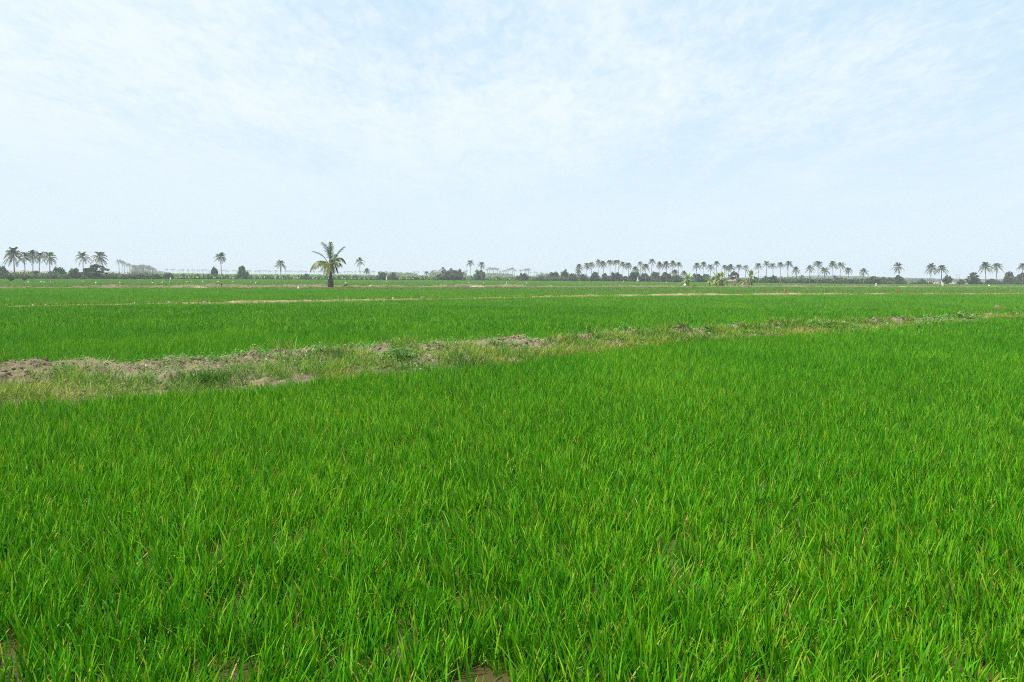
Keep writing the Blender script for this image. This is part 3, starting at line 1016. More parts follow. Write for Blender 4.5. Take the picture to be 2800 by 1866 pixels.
palm(2215, 721, 14, 'palm left of the tallest hill palm, sparse crown, before the wooded hill', G4, kind=5)
palm(2237, 710, 13, 'tall thin palm with wide umbrella crown before the left of the wooded hill', G4, kind=4)
palm(2256, 726, 14, 'short palm with shaggy hanging crown and thick trunk before the wooded hill', G4, kind=3, rscale=1.5)
palm(2277, 711, 13, 'tall full crowned palm right of the shaggy palm before the wooded hill', G4, kind=0)
palm(2301, 713, 13, 'palm with dead fronds hanging down its trunk before the wooded hill', G4, kind=3)
palm(2320, 728, 12, 'leaning lower palm at the right end of the hill group', G4, kind=1)
palm(2363, 730, 14, 'lone drooping palm at the right end of the wooded hill', G4, kind=5)
palm(2194, 751, 7, 'dwarf palm low beside the left end of the wooded hill', G4, kind=5)
palm(2283, 752, 7, 'dwarf palm under the full crowned palm on the wooded hill', G4, kind=0)
G5 = 'lone palms towards the right edge'
palm(2456, 716, 14, 'lone palm above a pale bush, between the hill and the right pairs', G5, kind=1)
palm(2547, 717, 16, 'left palm of the pair beside the dark round tree, full crown', G5, kind=0)
palm(2575, 719, 17, 'right palm of the pair behind the tilted white flag, flat crown', G5, kind=4, base_dx=-2)
palm(2695, 713, 17, 'left palm of the pair beside the wide pale tree, full drooping crown', G5, kind=0)
palm(2727, 714, 16, 'right palm of the pair beside the wide pale tree, hanging dead frond', G5, kind=3, base_dx=-4)
palm(2797, 715, 14, 'palm cut by the right edge of the photo above pale trees', G5, kind=4)


# distant palms: one small mesh each
def tiny_palm(seed):
    r = np.random.default_rng(seed)
    g = Geo()
    V, P = tube([(0, 0, 0), (0.1 * r.normal(), 0, 4), (0.3 * r.normal(), 0, 8.2)], [0.2, 0.16, 0.14], 5)
    g.add(V, P, 0.85)
    top = np.array([0, 0, 8.2])
    for k in range(14):
        az = k * 2.4 + r.normal(0, 0.2)
        el = R(75) - k / 14 * R(100)
        L = 2.3 + 0.5 * r.random()
        d = np.array([math.cos(az) * math.cos(el), math.sin(az) * math.cos(el), math.sin(el)])
        frond(g, top, top + d * L * 0.6, top + d * L * 0.95 + np.array([0, 0, -0.4 * L]), 8, 0.75, 0.20, 0.6, 0.45 + 0.03 * k, 0.03)
    return g.mesh('distant_palm', M_PALM)


TP = [tiny_palm(300 + k) for k in range(5)]


def far_palm(px, top, depth, label, group, fat=1.0):
    b = at_depth(px, hor(px), depth)
    ztop = at_depth(px, top, depth)[2]
    o = obj('distant_palm', TP[rng.integers(0, 5)], loc=(b[0], depth, 0))
    s_ = ztop / 10.2
    o.scale = (max(s_, 0.75) * fat, max(s_, 0.75) * fat, s_)
    o.rotation_euler = (0, 0, rng.random() * 6.28)
    return tag(o, label, 'palm tree', group)


GV = 'palms of the hazy grove left of centre'
for i, (x_, t_) in enumerate([(326, 706), (334, 709), (341, 713), (348, 719), (354, 718)]):
    far_palm(x_, t_, 540 + 25 * i, ['tallest hazy palm at the left end of the hazy grove', 'hazy palm just right of the grove\'s tallest end palm', 'third hazy palm from the left end of the hazy grove',
                                    'fourth hazy palm from the left end of the hazy grove', 'fifth hazy palm from the left end of the hazy grove'][i], GV)
lab_grove = 'hazy grey palm inside the dense distant grove left of the banana plantation'
for k in range(70):
    q = rng.random() ** 0.85
    x_ = 360 + 108 * q
    t_ = np.interp(x_, [360, 375, 390, 404, 412, 421, 440, 456, 470], [720, 723, 720, 722, 726, 731, 739, 743, 745]) + rng.random() * 9
    far_palm(x_, t_, 620 + 420 * q + 50 * rng.random(), lab_grove, GV, 1.6)
far_palm(456, 733, 800, 'lone hazy palm sticking up at the right end of the hazy grove', GV)
GL = 'tiny palms in the faint row along the horizon'
lab_row = 'tiny faint grey palm in the distant row along the horizon'
xs_row = np.concatenate([np.arange(276, 326, 8.0), np.arange(472, 705, 6.0), np.arange(705, 1060, 6.0), np.arange(1060, 1180, 9), np.arange(1448, 1502, 7.8), np.arange(2158, 2176, 8)])
for x_ in xs_row:
    x_ = x_ + rng.normal(0, 2.4)
    far_palm(x_, np.interp(x_, [270, 330, 480, 700, 1050, 1180, 1500, 2170], [740, 740, 735, 738, 741, 741, 743, 752]) + abs(rng.normal(0, 2.5)) - 1, 1500 + 250 * rng.random(), lab_row, GL, 1.35)
GM = 'hazy mid distance palms over the banana plantation'
lab_mid = 'hazy grey palm standing in the loose groups behind the banana plantation'
for x_, t_ in [(1183, 738), (1190, 737), (1197, 740), (1202, 736), (1270, 740), (1276, 738), (1300, 739), (1333, 733), (1339, 729), (1345, 731), (1350, 729), (1356, 732), (1361, 731), (1367, 740),
               (1376, 738), (1382, 737), (1389, 733), (1397, 731), (1401, 730), (1407, 735), (1424, 736), (1436, 733), (1440, 735), (1445, 732)]:
    far_palm(x_, t_, 900 + 200 * rng.random(), lab_mid, GM, 1.35)

# ------------------------------------------------------------------ the young palm on the dirt bank
yp = at(904, 781, 0.0)
yd = float(f3(yp[0])) + 1.6
yb0 = at_depth(904, 780, yd)
YS = yd / F / (1568 / 150.0)                  # metres per pixel of the enlarged crop used for its outline


def yl(zx, zy, dy=0.0):
    p = at_depth(830 + zx * 150 / 1568, 650 + zy * 150 / 1568, yd)
    return np.array([p[0] - yb0[0], dy, p[2]])


yroot = empty('young_coconut_palm', (yb0[0], yd, 0.0))
tag(yroot, 'young coconut palm with big arching fronds standing alone on the far dirt bank', 'palm tree')
c0 = yl(785, 800)
g = Geo()
tt = np.linspace(0, 1, 26)
zt = yl(785, 700)[2]
path = np.stack([np.interp(tt, [0, 1], [0, c0[0]]), 0 * tt, zt * tt + 0.1], 1)
rad = np.interp(tt, [0, 0.12, 0.28, 0.36, 0.6, 1.0], [0.42, 0.43, 0.36, 0.23, 0.18, 0.20]) * (1 + 0.09 * np.where(np.arange(26) % 2, 1, -1))
V, P = tube(path, rad, 12)
V = V + rng.normal(0, 0.015, V.shape)
g.add(V, P)
obj('trunk', g.mesh('trunk', M_YTRUNK), yroot)
FR = [  # foot, control, tip (crop pixels), depth of tip, tint, leaflet length, droop
    ((745, 700), (720, 300), (535, 140), 0.3, 0.45, 0.95, 0.25), ((775, 690), (770, 420), (785, 140), -0.2, 0.38, 0.60, 0.05),
    ((850, 700), (930, 400), (1145, 265), 0.2, 0.55, 0.95, 0.15), ((690, 720), (560, 430), (275, 395), -0.3, 0.60, 0.85, 0.15),
    ((860, 720), (1060, 440), (1190, 710), 0.3, 0.42, 0.95, 0.8), ((740, 740), (350, 520), (215, 960), -0.7, 0.72, 1.0, 0.8),
    ((735, 750), (470, 600), (370, 890), -1.3, 0.74, 0.9, 0.8), ((850, 760), (960, 680), (1015, 745), 1.2, 0.4, 0.7, 0.7),
    ((850, 780), (930, 760), (960, 1000), 0.4, 0.35, 0.75, 0.8),
    ((770, 770), (700, 690), (640, 1060), -1.5, 0.70, 0.9, 0.7), ((800, 770), (800, 660), (770, 1090), -1.7, 0.78, 0.8, 0.7),
    ((830, 780), (880, 800), (880, 1020), -0.9, 0.45, 0.7, 0.8), ((820, 720), (840, 600), (850, 470), 1.4, 0.36, 0.6, 0.3),
    ((800, 740), (850, 560), (900, 640), -2.1, 0.62, 0.8, 0.6),
    ((750, 800), (690, 800), (690, 1020), 0.5, 0.88, 0.5, 0.8),
    ((750, 770), (640, 680), (560, 930), -1.4, 0.66, 0.85, 0.8), ((790, 790), (760, 740), (700, 1080), -1.2, 0.72, 0.7, 0.8),
    ((830, 790), (860, 720), (830, 960), -1.5, 0.58, 0.75, 0.8), ((850, 740), (990, 640), (1080, 800), -0.8, 0.5, 0.9, 0.8)]
for (a, b, c, dy, ti, ll, dr) in FR:
    g = Geo()
    frond(g, yl(a[0], a[1]), yl(b[0], b[1], dy * 0.6), yl(c[0], c[1], dy), 46, ll * 1.2, 0.055, dr, ti - 0.16, 0.055, 0.14, True, (0.10, 0, 0))
    obj('frond', g.mesh('frond', M_YPALM), yroot)
g = Geo()
for k in range(7):
    a = k * 0.9
    V, P = tube([(c0[0] + 0.12 * math.cos(a), 0.12 * math.sin(a), zt - 0.9), (c0[0] + 0.26 * math.cos(a), 0.26 * math.sin(a), zt - 0.4), (c0[0] + 0.24 * math.cos(a), 0.24 * math.sin(a), zt + 0.1)], [0.10, 0.11, 0.06], 6)
    g.add(V, P, 0.7 + 0.03 * k)
obj('leaf_base', g.mesh('leaf_base', M_YPALM), yroot)


# ------------------------------------------------------------------ broadleaf trees and bushes
def crown_mesh(seed, kind, mat, nb=70, nleaf=70, ls=0.15):
    r = np.random.default_rng(seed)
    g = Geo()
    for k in range(nb):
        d = r.normal(0, 1, 3)
        d /= np.linalg.norm(d)
        rr = r.random() ** 0.4
        if kind == 'round':
            c = d * rr * np.array([0.84, 0.84, 0.84]) * (0.85 + 0.3 * r.random()) + np.array([0, 0, 1.0])
        elif kind == 'dome':
            c = np.array([d[0] * 0.9, d[1] * 0.9, abs(d[2])]) * rr * (0.85 + 0.25 * r.random()) + np.array([0, 0, 0.15])
        elif kind == 'layer':
            lv = r.choice([0.45, 0.75, 1.05, 1.3])
            w_ = np.interp(lv, [0.45, 0.75, 1.05, 1.3], [0.75, 1.0, 0.9, 0.5])
            c = np.array([d[0] * rr * w_, d[1] * rr * w_, lv + 0.08 * d[2] - 0.15 * rr * rr])
        else:
            c = np.array([d[0] * rr, d[1] * rr, abs(d[2]) * 0.75 * rr + 0.1])
        br = (0.16 if kind == 'layer' else 0.22) * (0.7 + 0.6 * r.random())
        q = r.normal(0, 1, (nleaf, 3))
        q /= np.linalg.norm(q, axis=1)[:, None]
        q *= (r.random((nleaf, 1)) ** 0.4) * br
        if kind == 'layer':
            q[:, 2] *= 0.45
        pos = c + q
        az = r.random(nleaf) * 6.283
        el = r.normal(0.1, 0.5, nleaf)
        D = np.stack([np.cos(az) * np.cos(el), np.sin(az) * np.cos(el), np.sin(el)], 1)
        S = np.cross(D, r.normal(0, 1, (nleaf, 3)))
        S /= np.linalg.norm(S, axis=1)[:, None]
        sz = ls * (0.6 + 0.8 * r.random(nleaf))
        V = np.stack([pos - D * sz[:, None] * 0.5, pos + S * sz[:, None] * 0.32, pos + D * sz[:, None] * 0.5, pos - S * sz[:, None] * 0.32], 1).reshape(-1, 3)
        i = np.arange(nleaf)[:, None] * 4
        g.add(V, [i + np.array([0, 1, 2, 3])], np.repeat(np.clip(0.45 + r.normal(0, 0.14) + r.normal(0, 0.16, nleaf), 0, 1), 4))
    return g.mesh('crown', mat)


def limb_mesh(seed, kind):
    r = np.random.default_rng(seed)
    g = Geo()
    hgt = {'round': 0.7, 'dome': 0.35, 'layer': 0.6, 'bush': 0.15}[kind]
    V, P = tube([(0, 0, -0.03), (0.03, 0, hgt * 0.5), (0.0, 0.02, hgt)], [0.10, 0.075, 0.06], 7)
    g.add(V, P)
    for k in range(7):
        a = k * 0.9 + r.normal(0, 0.2)
        q = np.array([math.cos(a), math.sin(a), 0])
        b = np.array([0, 0, hgt * (0.5 + 0.07 * k)])
        V, P = tube([b, b + q * 0.25 + np.array([0, 0, 0.25]), b + q * 0.58 + np.array([0, 0, 0.42])], [0.05, 0.035, 0.015], 5)
        g.add(V, P)
    return g.mesh('trunk', M_BARK)


KINDS = ['round', 'dome', 'layer', 'bush']
CR = {(k, p): [crown_mesh(400 + 10 * i + j, k, m_, 62 if k != 'bush' else 46) for j in range(2)] for i, k in enumerate(KINDS) for p, m_ in (('dark', M_TREE), ('pale', M_PALE))}
LM = {k: limb_mesh(500 + i, k) for i, k in enumerate(KINDS)}
TOPZ = {'round': 1.95, 'dome': 1.25, 'layer': 1.42, 'bush': 0.98}
WID = {'round': 0.98, 'dome': 1.03, 'layer': 1.02, 'bush': 1.12}


def tree(px, top, half_px, kind, tone, label, dd=0.0, group='broadleaf trees and bushes along the tree line', base=None):
    by = f_tree(px) if base is None else base
    d = depth_of(px, by) + dd
    p = at_depth(px, by, d)
    h = at_depth(px, top, d)[2]
    wr = 1.12 * half_px * d / F / WID[kind]
    nm = 'bush' if kind == 'bush' else 'broadleaf_tree'
    root = empty(nm, (p[0], d, 0), rng.random() * 6.28)
    tag(root, label, 'bush' if kind == 'bush' else 'tree', group)
    s = (wr, wr * 0.9, h / TOPZ[kind])
    obj('trunk' if kind != 'bush' else 'stem', LM[kind], root).scale = s
    obj('crown' if kind != 'bush' else 'foliage', CR[(kind, tone)][rng.integers(0, 2)], root).scale = s
    return root


TL = [
    (4, 727, 20, 'dome', 'dark', 'dark tree cut by the left edge of the photo'),
    (30, 751, 8, 'bush', 'dark', 'small dark bush under the leaning palm, left edge'),
    (62, 752, 10, 'bush', 'dark', 'low bush between the trunks of the leaning palm and its neighbour'),
    (100, 741, 21, 'dome', 'pale', 'pale green broad tree below the far left palm cluster'),
    (140, 741, 13, 'dome', 'pale', 'yellowish green tree touching the big dark dome tree'),
    (161, 731, 22, 'dome', 'dark', 'big dark dome shaped tree right of the far left palm cluster'),
    (203, 734, 17, 'dome', 'dark', 'dark tree between the big dome tree and the flat topped tree'),
    (245, 737, 24, 'dome', 'dark', 'dark spreading bush tree at the foot of the flat topped tree'),
    (265, 723, 29, 'layer', 'dark', 'flat topped layered dark tree with a palm rising through it'),
    (180, 757, 16, 'bush', 'pale', 'pale low bush in front of the big dome tree'),
    (232, 757, 14, 'bush', 'pale', 'brownish low bush in front of the flat topped tree'),
    (350, 752, 28, 'bush', 'pale', 'pale scrub below the left end of the hazy grove'),
    (385, 749, 24, 'bush', 'pale', 'grey green scrub below the hazy grove'),
    (420, 748, 22, 'bush', 'dark', 'dark bush at the left start of the banana plantation'),
    (460, 746, 17, 'bush', 'dark', 'rounded dark bush under the lone hazy palm'),
    (586, 731, 11, 'round', 'dark', 'slim dark tree just left of the lone tall palm over bananas'),
    (664, 728, 18, 'dome', 'dark', 'broad dark round tree over bananas right of the lone tall palm'),
    (838, 748, 12, 'bush', 'dark', 'dark bush among bananas just left of the young palm'),
    (1045, 744, 16, 'dome', 'dark', 'dark low tree among bananas right of the thin sparse palm'),
    (1075, 744, 14, 'bush', 'pale', 'pale bush among bananas right of the dark low tree'),
    (1233, 739, 38, 'dome', 'pale', 'wide pale bush tree below two short palms over bananas'),
    (1257, 737, 12, 'round', 'pale', 'hazy rounded tree at the right end of the wide pale bush tree'),
    (1312, 738, 17, 'dome', 'dark', 'rounded bush tree under the close pair of palms'),
    (1427, 746, 20, 'bush', 'pale', 'pale bush under the hazy palm trio right of centre'),
    (1478, 754, 22, 'bush', 'dark', 'low green bush at the right end of the banana plantation'),
    (1513, 744, 23, 'dome', 'pale', 'pale green broad tree left of the slim dark tree'),
    (1543, 737, 12, 'round', 'dark', 'slim dark round tree left of the long palm row'),
    (1565, 748, 16, 'bush', 'pale', 'grey bush between the slim dark tree and the palm row'),
    (1595, 749, 16, 'bush', 'dark', 'dark bush under the first palms of the long row'),
    (1626, 744, 15, 'dome', 'dark', 'small dark dome tree under the left of the long palm row'),
    (1655, 746, 13, 'bush', 'pale', 'grey bush right of the small dark dome tree'),
    (1684, 745, 20, 'dome', 'dark', 'dark dome tree under the tall palms of the long row'),
    (1712, 755, 16, 'bush', 'pale', 'low pale bush beside the white triangle flag'),
    (1736, 743, 21, 'dome', 'dark', 'bushy dark tree behind the white triangle flag'),
    (1762, 747, 15, 'dome', 'dark', 'dark tree right of the bushy tree behind the white triangle flag'),
    (1790, 744, 20, 'dome', 'dark', 'left dome of the wide dark grove under the palm row'),
    (1822, 744, 20, 'dome', 'dark', 'right dome of the wide dark grove under the palm row'),
    (1850, 752, 18, 'bush', 'pale', 'dull scrub right of the wide dark grove under the palm row'),
    (1906, 749, 17, 'dome', 'dark', 'dark tree right behind the single leafy banana plant'),
    (1930, 750, 16, 'dome', 'dark', 'dark tree behind the small banana plant'),
    (1958, 754, 14, 'bush', 'dark', 'dark bush behind the big banana clump'),
    (2007, 743, 17, 'layer', 'pale', 'grey brown thin flat topped tree behind the banana clumps'),
    (2060, 756, 16, 'bush', 'dark', 'dark bush behind the tall ragged banana plant'),
    (2094, 754, 11, 'dome', 'dark', 'left tree of the dark pair under palms right of the bananas'),
    (2115, 752, 13, 'dome', 'dark', 'right tree of the dark pair under palms right of the bananas'),
    (2143, 761, 12, 'bush', 'pale', 'pale bush between the dark pair of trees and the wooded hill'),
    (2172, 765, 14, 'bush', 'dark', 'low dark bush at the left end of the wooded hill'),
    (2214, 762, 16, 'bush', 'pale', 'pale bush at the foot of the wooded hill, left part'),
    (2240, 766, 14, 'bush', 'dark', 'low dark bush under the shaggy palm'),
    (2270, 763, 14, 'bush', 'pale', 'grey green bush at the foot of the full crowned hill palm'),
    (2294, 759, 14, 'dome', 'pale', 'brownish pale tree right of the full crowned hill palm'),
    (2312, 764, 10, 'bush', 'dark', 'dark bush under the leaning hill palm'),
    (2330, 763, 9, 'dome', 'dark', 'small dark tree right of the leaning hill palm'),
    (2343, 764, 10, 'bush', 'pale', 'bright green bush beside the small dark tree at the hill\'s right'),
    (2390, 755, 19, 'dome', 'dark', 'dark spreading tree right of the lone drooping palm'),
    (2412, 757, 14, 'dome', 'pale', 'grey tree behind the right side of the dark spreading tree'),
    (2433, 759, 14, 'dome', 'dark', 'dark round tree left of the lone palm above a pale bush'),
    (2457, 752, 14, 'dome', 'pale', 'pale tree at the foot of the lone palm'),
    (2470, 766, 9, 'bush', 'dark', 'dark bush at the left end of the pale sand bank'),
    (2520, 762, 12, 'dome', 'dark', 'small tree on the sand bank left of the right hand palm pair'),
    (2590, 754, 13, 'round', 'dark', 'neat dark round tree beside the tilted white flag'),
    (2628, 764, 10, 'bush', 'dark', 'dark shrub on the sand bank below the two thin poles'),
    (2660, 745, 19, 'layer', 'pale', 'wide pale flat topped tree left of the right palm pair'),
    (2661, 757, 20, 'dome', 'pale', 'pale bushy undergrowth below the wide flat topped tree'),
    (2709, 762, 14, 'dome', 'dark', 'dark bush tree between the trunks of the right palm pair'),
    (2728, 766, 14, 'bush', 'pale', 'pale scrub right of the right palm pair\'s trunks'),
    (2760, 744, 20, 'dome', 'pale', 'big pale tree right of the right palm pair'),
    (2791, 745, 16, 'dome', 'pale', 'big pale tree cut by the right edge of the photo'),
    (2780, 764, 14, 'bush', 'dark', 'dark bush under the big pale trees at the right edge'),
]
for i, (x_, t_, h_, k_, tone, lab) in enumerate(TL):
    tree(x_, t_, h_, k_, tone, lab, dd=rng.normal(0, 3) + (6 if k_ in ('dome', 'round') else -3))
# two little trees standing out in the field at the far left
tree(30, 752, 8, 'round', 'dark', 'small bushy tree standing out in the rice below the leaning palm', base=770, group='two small trees out in the rice')
tree(67, 756, 7, 'round', 'pale', 'smaller dull tree standing in the rice right of the other field tree', base=768, group='two small trees out in the rice')

# low scrub that closes the line between the trees
g = Geo()
pxs = np.concatenate([rng.random(260) * 420, 1440 + rng.random(560) * 1000, 2420 + rng.random(70) * 380])
for p_ in pxs:
    by = f_tree(p_)
    d = depth_of(p_, by) + rng.random() * 10 + 4
    p = at_depth(p_, by, d)
    h = (1.5 + 1.7 * rng.random()) * (0.45 if p_ > 2420 else 0.8)
    n = 80
    q = rng.normal(0, 1, (n, 3)) * np.array([0.9, 0.9, 0.30]) * h * 0.6
    pos = np.stack([p[0] + q[:, 0], d + q[:, 1], np.clip(h * 0.42 + q[:, 2] * 1.4, 0.05, h)], 1)
    V, P, T = leaves(pos, 0.32 + 0.3 * rng.random(n), np.clip(rng.normal(0.4, 0.18) + rng.normal(0, 0.15, n), 0, 1))
    g.add(V, P, T)
tag(obj('scrub', g.mesh('scrub', M_TREE)), 'dark low scrub filling the foot of the far tree line', 'scrub', kind='stuff')


# far-off woods that read as one hazy mass
g = Geo()
for (x0, x1, ta, tb, cnt) in ((362, 480, 734, 751, 120), (1055, 1140, 744, 747, 130), (1180, 1270, 743, 745, 110), (1330, 1400, 746, 748, 70), (1470, 1600, 748, 750, 110), (2340, 2660, 761, 764, 240), (2140, 2220, 760, 762, 50)):
    for k in range(cnt):
        p_ = x0 + (x1 - x0) * rng.random()
        d = 850 + 250 * rng.random()
        p = at_depth(p_, hor(p_), d)
        h = max(at_depth(p_, np.interp(p_, [x0, x1], [ta, tb]) + 4 * rng.random(), d)[2], 2.0)
        n = 44
        q = rng.normal(0, 1, (n, 3))
        q /= np.linalg.norm(q, axis=1)[:, None]
        q *= rng.random((n, 1)) ** 0.4
        pos = np.stack([p[0] + q[:, 0] * 3.2, d + q[:, 1] * 3.2, np.clip(h * 0.5 + q[:, 2] * h * 0.5, 0.1, None)], 1)
        V, P, T = leaves(pos, 1.3 + 1.0 * rng.random(n), np.clip(rng.normal(0.5, 0.2) + rng.normal(0, 0.12, n), 0, 1))
        g.add(V, P, T)
tag(obj('distant_woods', g.mesh('distant_woods', M_TREE)), 'far off hazy woods showing between the nearer trees on the horizon', 'woods', kind='stuff')


# ------------------------------------------------------------------ bananas
def banana_leaf(g, p0, az, el, L, W, fall, tint, torn=True, r=rng):
    h = np.array([math.cos(az), math.sin(az), 0])
    d = h * math.cos(el) + np.array([0, 0, math.sin(el)])
    p1 = p0 + d * L * 0.6
    p2 = p0 + d * L * 0.85 + h * 0.15 * L + np.array([0, 0, -fall * L])
    nn = 9
    t = np.linspace(0, 1, nn)
    C = bez(p0, p1, p2, t)
    S = np.array([-math.sin(az), math.cos(az), 0])
    wp = np.interp(t, [0, 0.14, 0.25, 0.6, 0.9, 1.0], [0.05, 0.08, 0.75, 1.0, 0.6, 0.05]) * W * 0.5
    sag = np.array([0, 0, -1.0]) * wp[:, None] * 0.45
    V = np.concatenate([C - S * wp[:, None] + sag, C, C + S * wp[:, None] + sag])
    Q = []
    for k in range(nn - 1):
        Q += [[k, k + 1, nn + k + 1, nn + k], [nn + k, nn + k + 1, 2 * nn + k + 1, 2 * nn + k]]
    g.add(V, [Q], np.concatenate([np.full(nn, tint), np.full(nn, min(1, tint + 0.3)), np.full(nn, tint + 0.05)]))


def banana_plant(px, base, top, half_px, nstem, nleaf, label, tint=0.5, upright=0.5, dry=0.0, seed=1):
    r = np.random.default_rng(seed)
    b = at(px, base, 0.1)
    d = float(f3(b[0])) + 1.4
    b = at_depth(px, base, d)
    sc = d / F
    H = at_depth(px, top, d)[2]
    Wd = half_px * sc
    root = empty('banana_plant', (b[0], d, 0))
    tag(root, label, 'banana plant', 'banana plants on the far dirt bank')
    for s_ in range(nstem):
        ox = (s_ - (nstem - 1) / 2) * Wd * 0.32
        oy = r.normal(0, 0.3)
        hs = H * (0.42 + 0.08 * r.random())
        g = Geo()
        V, P = tube([(ox, oy, -0.05), (ox * 1.05, oy, hs * 0.5), (ox * 1.1, oy, hs)], [0.20, 0.16, 0.10], 8)
        g.add(V, P)
        obj('stem', g.mesh('stem', M_BSTEM, True), root)
        nl_ = nleaf // nstem
        for k in range(nl_):
            q = (k + 0.3) / nl_
            el = R(86) - q * R(95 + 40 * (1 - upright)) + r.normal(0, 0.12)
            L = min(Wd * 1.3, (H - hs) * 1.35) if q > 0.2 else (H - hs) * 1.12
            g = Geo()
            banana_leaf(g, np.array([ox * 1.1, oy, hs - 0.05]), k * 2.4 + r.normal(0, 0.3) + s_, el, L * (0.85 + 0.25 * r.random()), 0.52 * min(1, L / 2), 0.15 + 0.4 * math.cos(el) ** 2,
                        np.clip(tint + r.normal(0, 0.14) + (dry if r.random() < 0.5 else 0), 0, 1))
            obj('leaf', g.mesh('leaf', M_BANANA), root)
    return root


banana_plant(1880, 782, 738, 19, 2, 20, 'full leafy banana plant with two brown stems, leftmost on the far dirt bank', 0.50, 0.5, seed=11)
banana_plant(1939, 780, 749, 13, 1, 11, 'small banana plant with brown stem left of the big banana clump', 0.45, 0.5, 0.2, seed=12)
banana_plant(1968, 780, 735, 22, 3, 24, 'big banana clump of several stems, widest on the far dirt bank', 0.52, 0.6, 0.1, seed=13)
banana_plant(1988, 780, 747, 16, 1, 8, 'banana shoot with long dark sideways leaf right of the big clump', 0.25, 0.4, seed=14)
banana_plant(2009, 778, 752, 8, 1, 6, 'withered thin banana plant with reddish stem between the big clumps', 0.7, 0.4, 0.4, seed=15)
banana_plant(2052, 779, 729, 20, 2, 15, 'tall ragged banana plant with stiff upper leaves, rightmost on the far bank', 0.40, 0.6, 0.3, seed=16)
banana_plant(2036, 779, 751, 12, 1, 8, 'low yellowing banana plant at the foot of the tall ragged one', 0.75, 0.5, 0.3, seed=17)

# the plantation: rows of bananas that read as one hedge
g = Geo()
for k in range(1150):
    p_ = 400 + 1110 * rng.random()
    row = rng.random() ** 1.6
    by = f_tree(p_) - 0.2
    d = depth_of(p_, by) + 2 + row * 36
    p = at_depth(p_, by, d)
    H = 1.22 * at_depth(p_, np.interp(p_, [400, 470, 500, 620, 900, 1200, 1500], [748, 747, 745, 748, 749, 752, 754]) + 5 * rng.random() - 1, depth_of(p_, by))[2]
    hs = H * 0.55
    V, P = tube([(p[0], d, 0), (p[0], d, hs)], [0.15, 0.09], 5, False)
    g.add(V, P, 0.15)
    for j in range(9):
        q = (j + 0.3) / 9
        banana_leaf(g, np.array([p[0], d, hs]), j * 2.4 + rng.random(), R(80) - q * R(135), (H - hs) * (1.0 if q < 0.3 else 1.15), 0.55, 0.35,
                    float(np.clip(0.42 + rng.normal(0, 0.17), 0, 0.95)))
tag(obj('banana_plantation', g.mesh('banana_plantation', M_BANANA)), 'long hedge like banana plantation between the far rice and the horizon palms', 'banana plantation', kind='stuff')


# ------------------------------------------------------------------ birds, flags, odd things
def sphere(rx, ry, rz, c, nu=12, nv=8):
    th = np.linspace(0, 2 * math.pi, nu, endpoint=False)
    ph = np.linspace(-math.pi / 2, math.pi / 2, nv)
    path_v, rr = np.sin(ph) * rz, np.cos(ph)
    V = np.stack([np.cos(th)[None, :] * rr[:, None] * rx + c[0], np.sin(th)[None, :] * rr[:, None] * ry + c[1], np.repeat(path_v[:, None], nu, 1) + c[2]], -1).reshape(-1, 3)
    i = np.arange(nv - 1)[:, None] * nu
    j = np.arange(nu)[None, :]
    Q = np.stack([i + j, i + (j + 1) % nu, i + nu + (j + 1) % nu, i + nu + j], -1).reshape(-1, 4)
    return V, [Q]


def bird_body(tall):
    """a standing heron-like bird, body, curved neck and head one surface run, about 1 m"""
    g = Geo()
    lg = 0.34
    if tall:
        path = [(-0.28, 0, lg + 0.02), (-0.20, 0, lg + 0.10), (-0.05, 0, lg + 0.22), (0.10, 0, lg + 0.33), (0.19, 0, lg + 0.42), (0.19, 0, lg + 0.54), (0.15, 0, lg + 0.64), (0.19, 0, lg + 0.72), (0.27, 0, lg + 0.71), (0.33, 0, lg + 0.69)]
        rad = [0.015, 0.075, 0.125, 0.11, 0.055, 0.036, 0.033, 0.045, 0.035, 0.012]
    else:
        path = [(-0.32, 0, lg + 0.10), (-0.22, 0, lg + 0.13), (-0.05, 0, lg + 0.18), (0.10, 0, lg + 0.20), (0.20, 0, lg + 0.22), (0.24, 0, lg + 0.29), (0.22, 0, lg + 0.35), (0.27, 0, lg + 0.40), (0.34, 0, lg + 0.39), (0.40, 0, lg + 0.37)]
        rad = [0.015, 0.075, 0.125, 0.11, 0.06, 0.045, 0.038, 0.046, 0.035, 0.012]
    V, P = tube(path, rad, 10)
    g.add(V, P)
    return g


def bird_parts(tall, mat):
    g = bird_body(tall)
    body = g.mesh('body', mat, True)
    hx, hz = (0.33, 0.34 + 0.69) if tall else (0.40, 0.34 + 0.37)
    g = Geo()
    V, P = tube([(hx - 0.02, 0, hz), (hx + 0.13, 0, hz - 0.03)], [0.014, 0.003], 6)
    g.add(V, P)
    beak = g.mesh('beak', M_BEAK)
    g = Geo()
    V, P = tube([(0, 0, 0), (0.03, 0, 0.2), (0.0, 0, 0.46)], [0.011, 0.012, 0.02], 6)
    g.add(V, P)
    return body, beak, g.mesh('leg', M_BLACK)


BP = {('tall', 'w'): bird_parts(True, M_FEATHER), ('low', 'w'): bird_parts(False, M_FEATHER), ('low', 'b'): bird_parts(False, M_BLACK)}


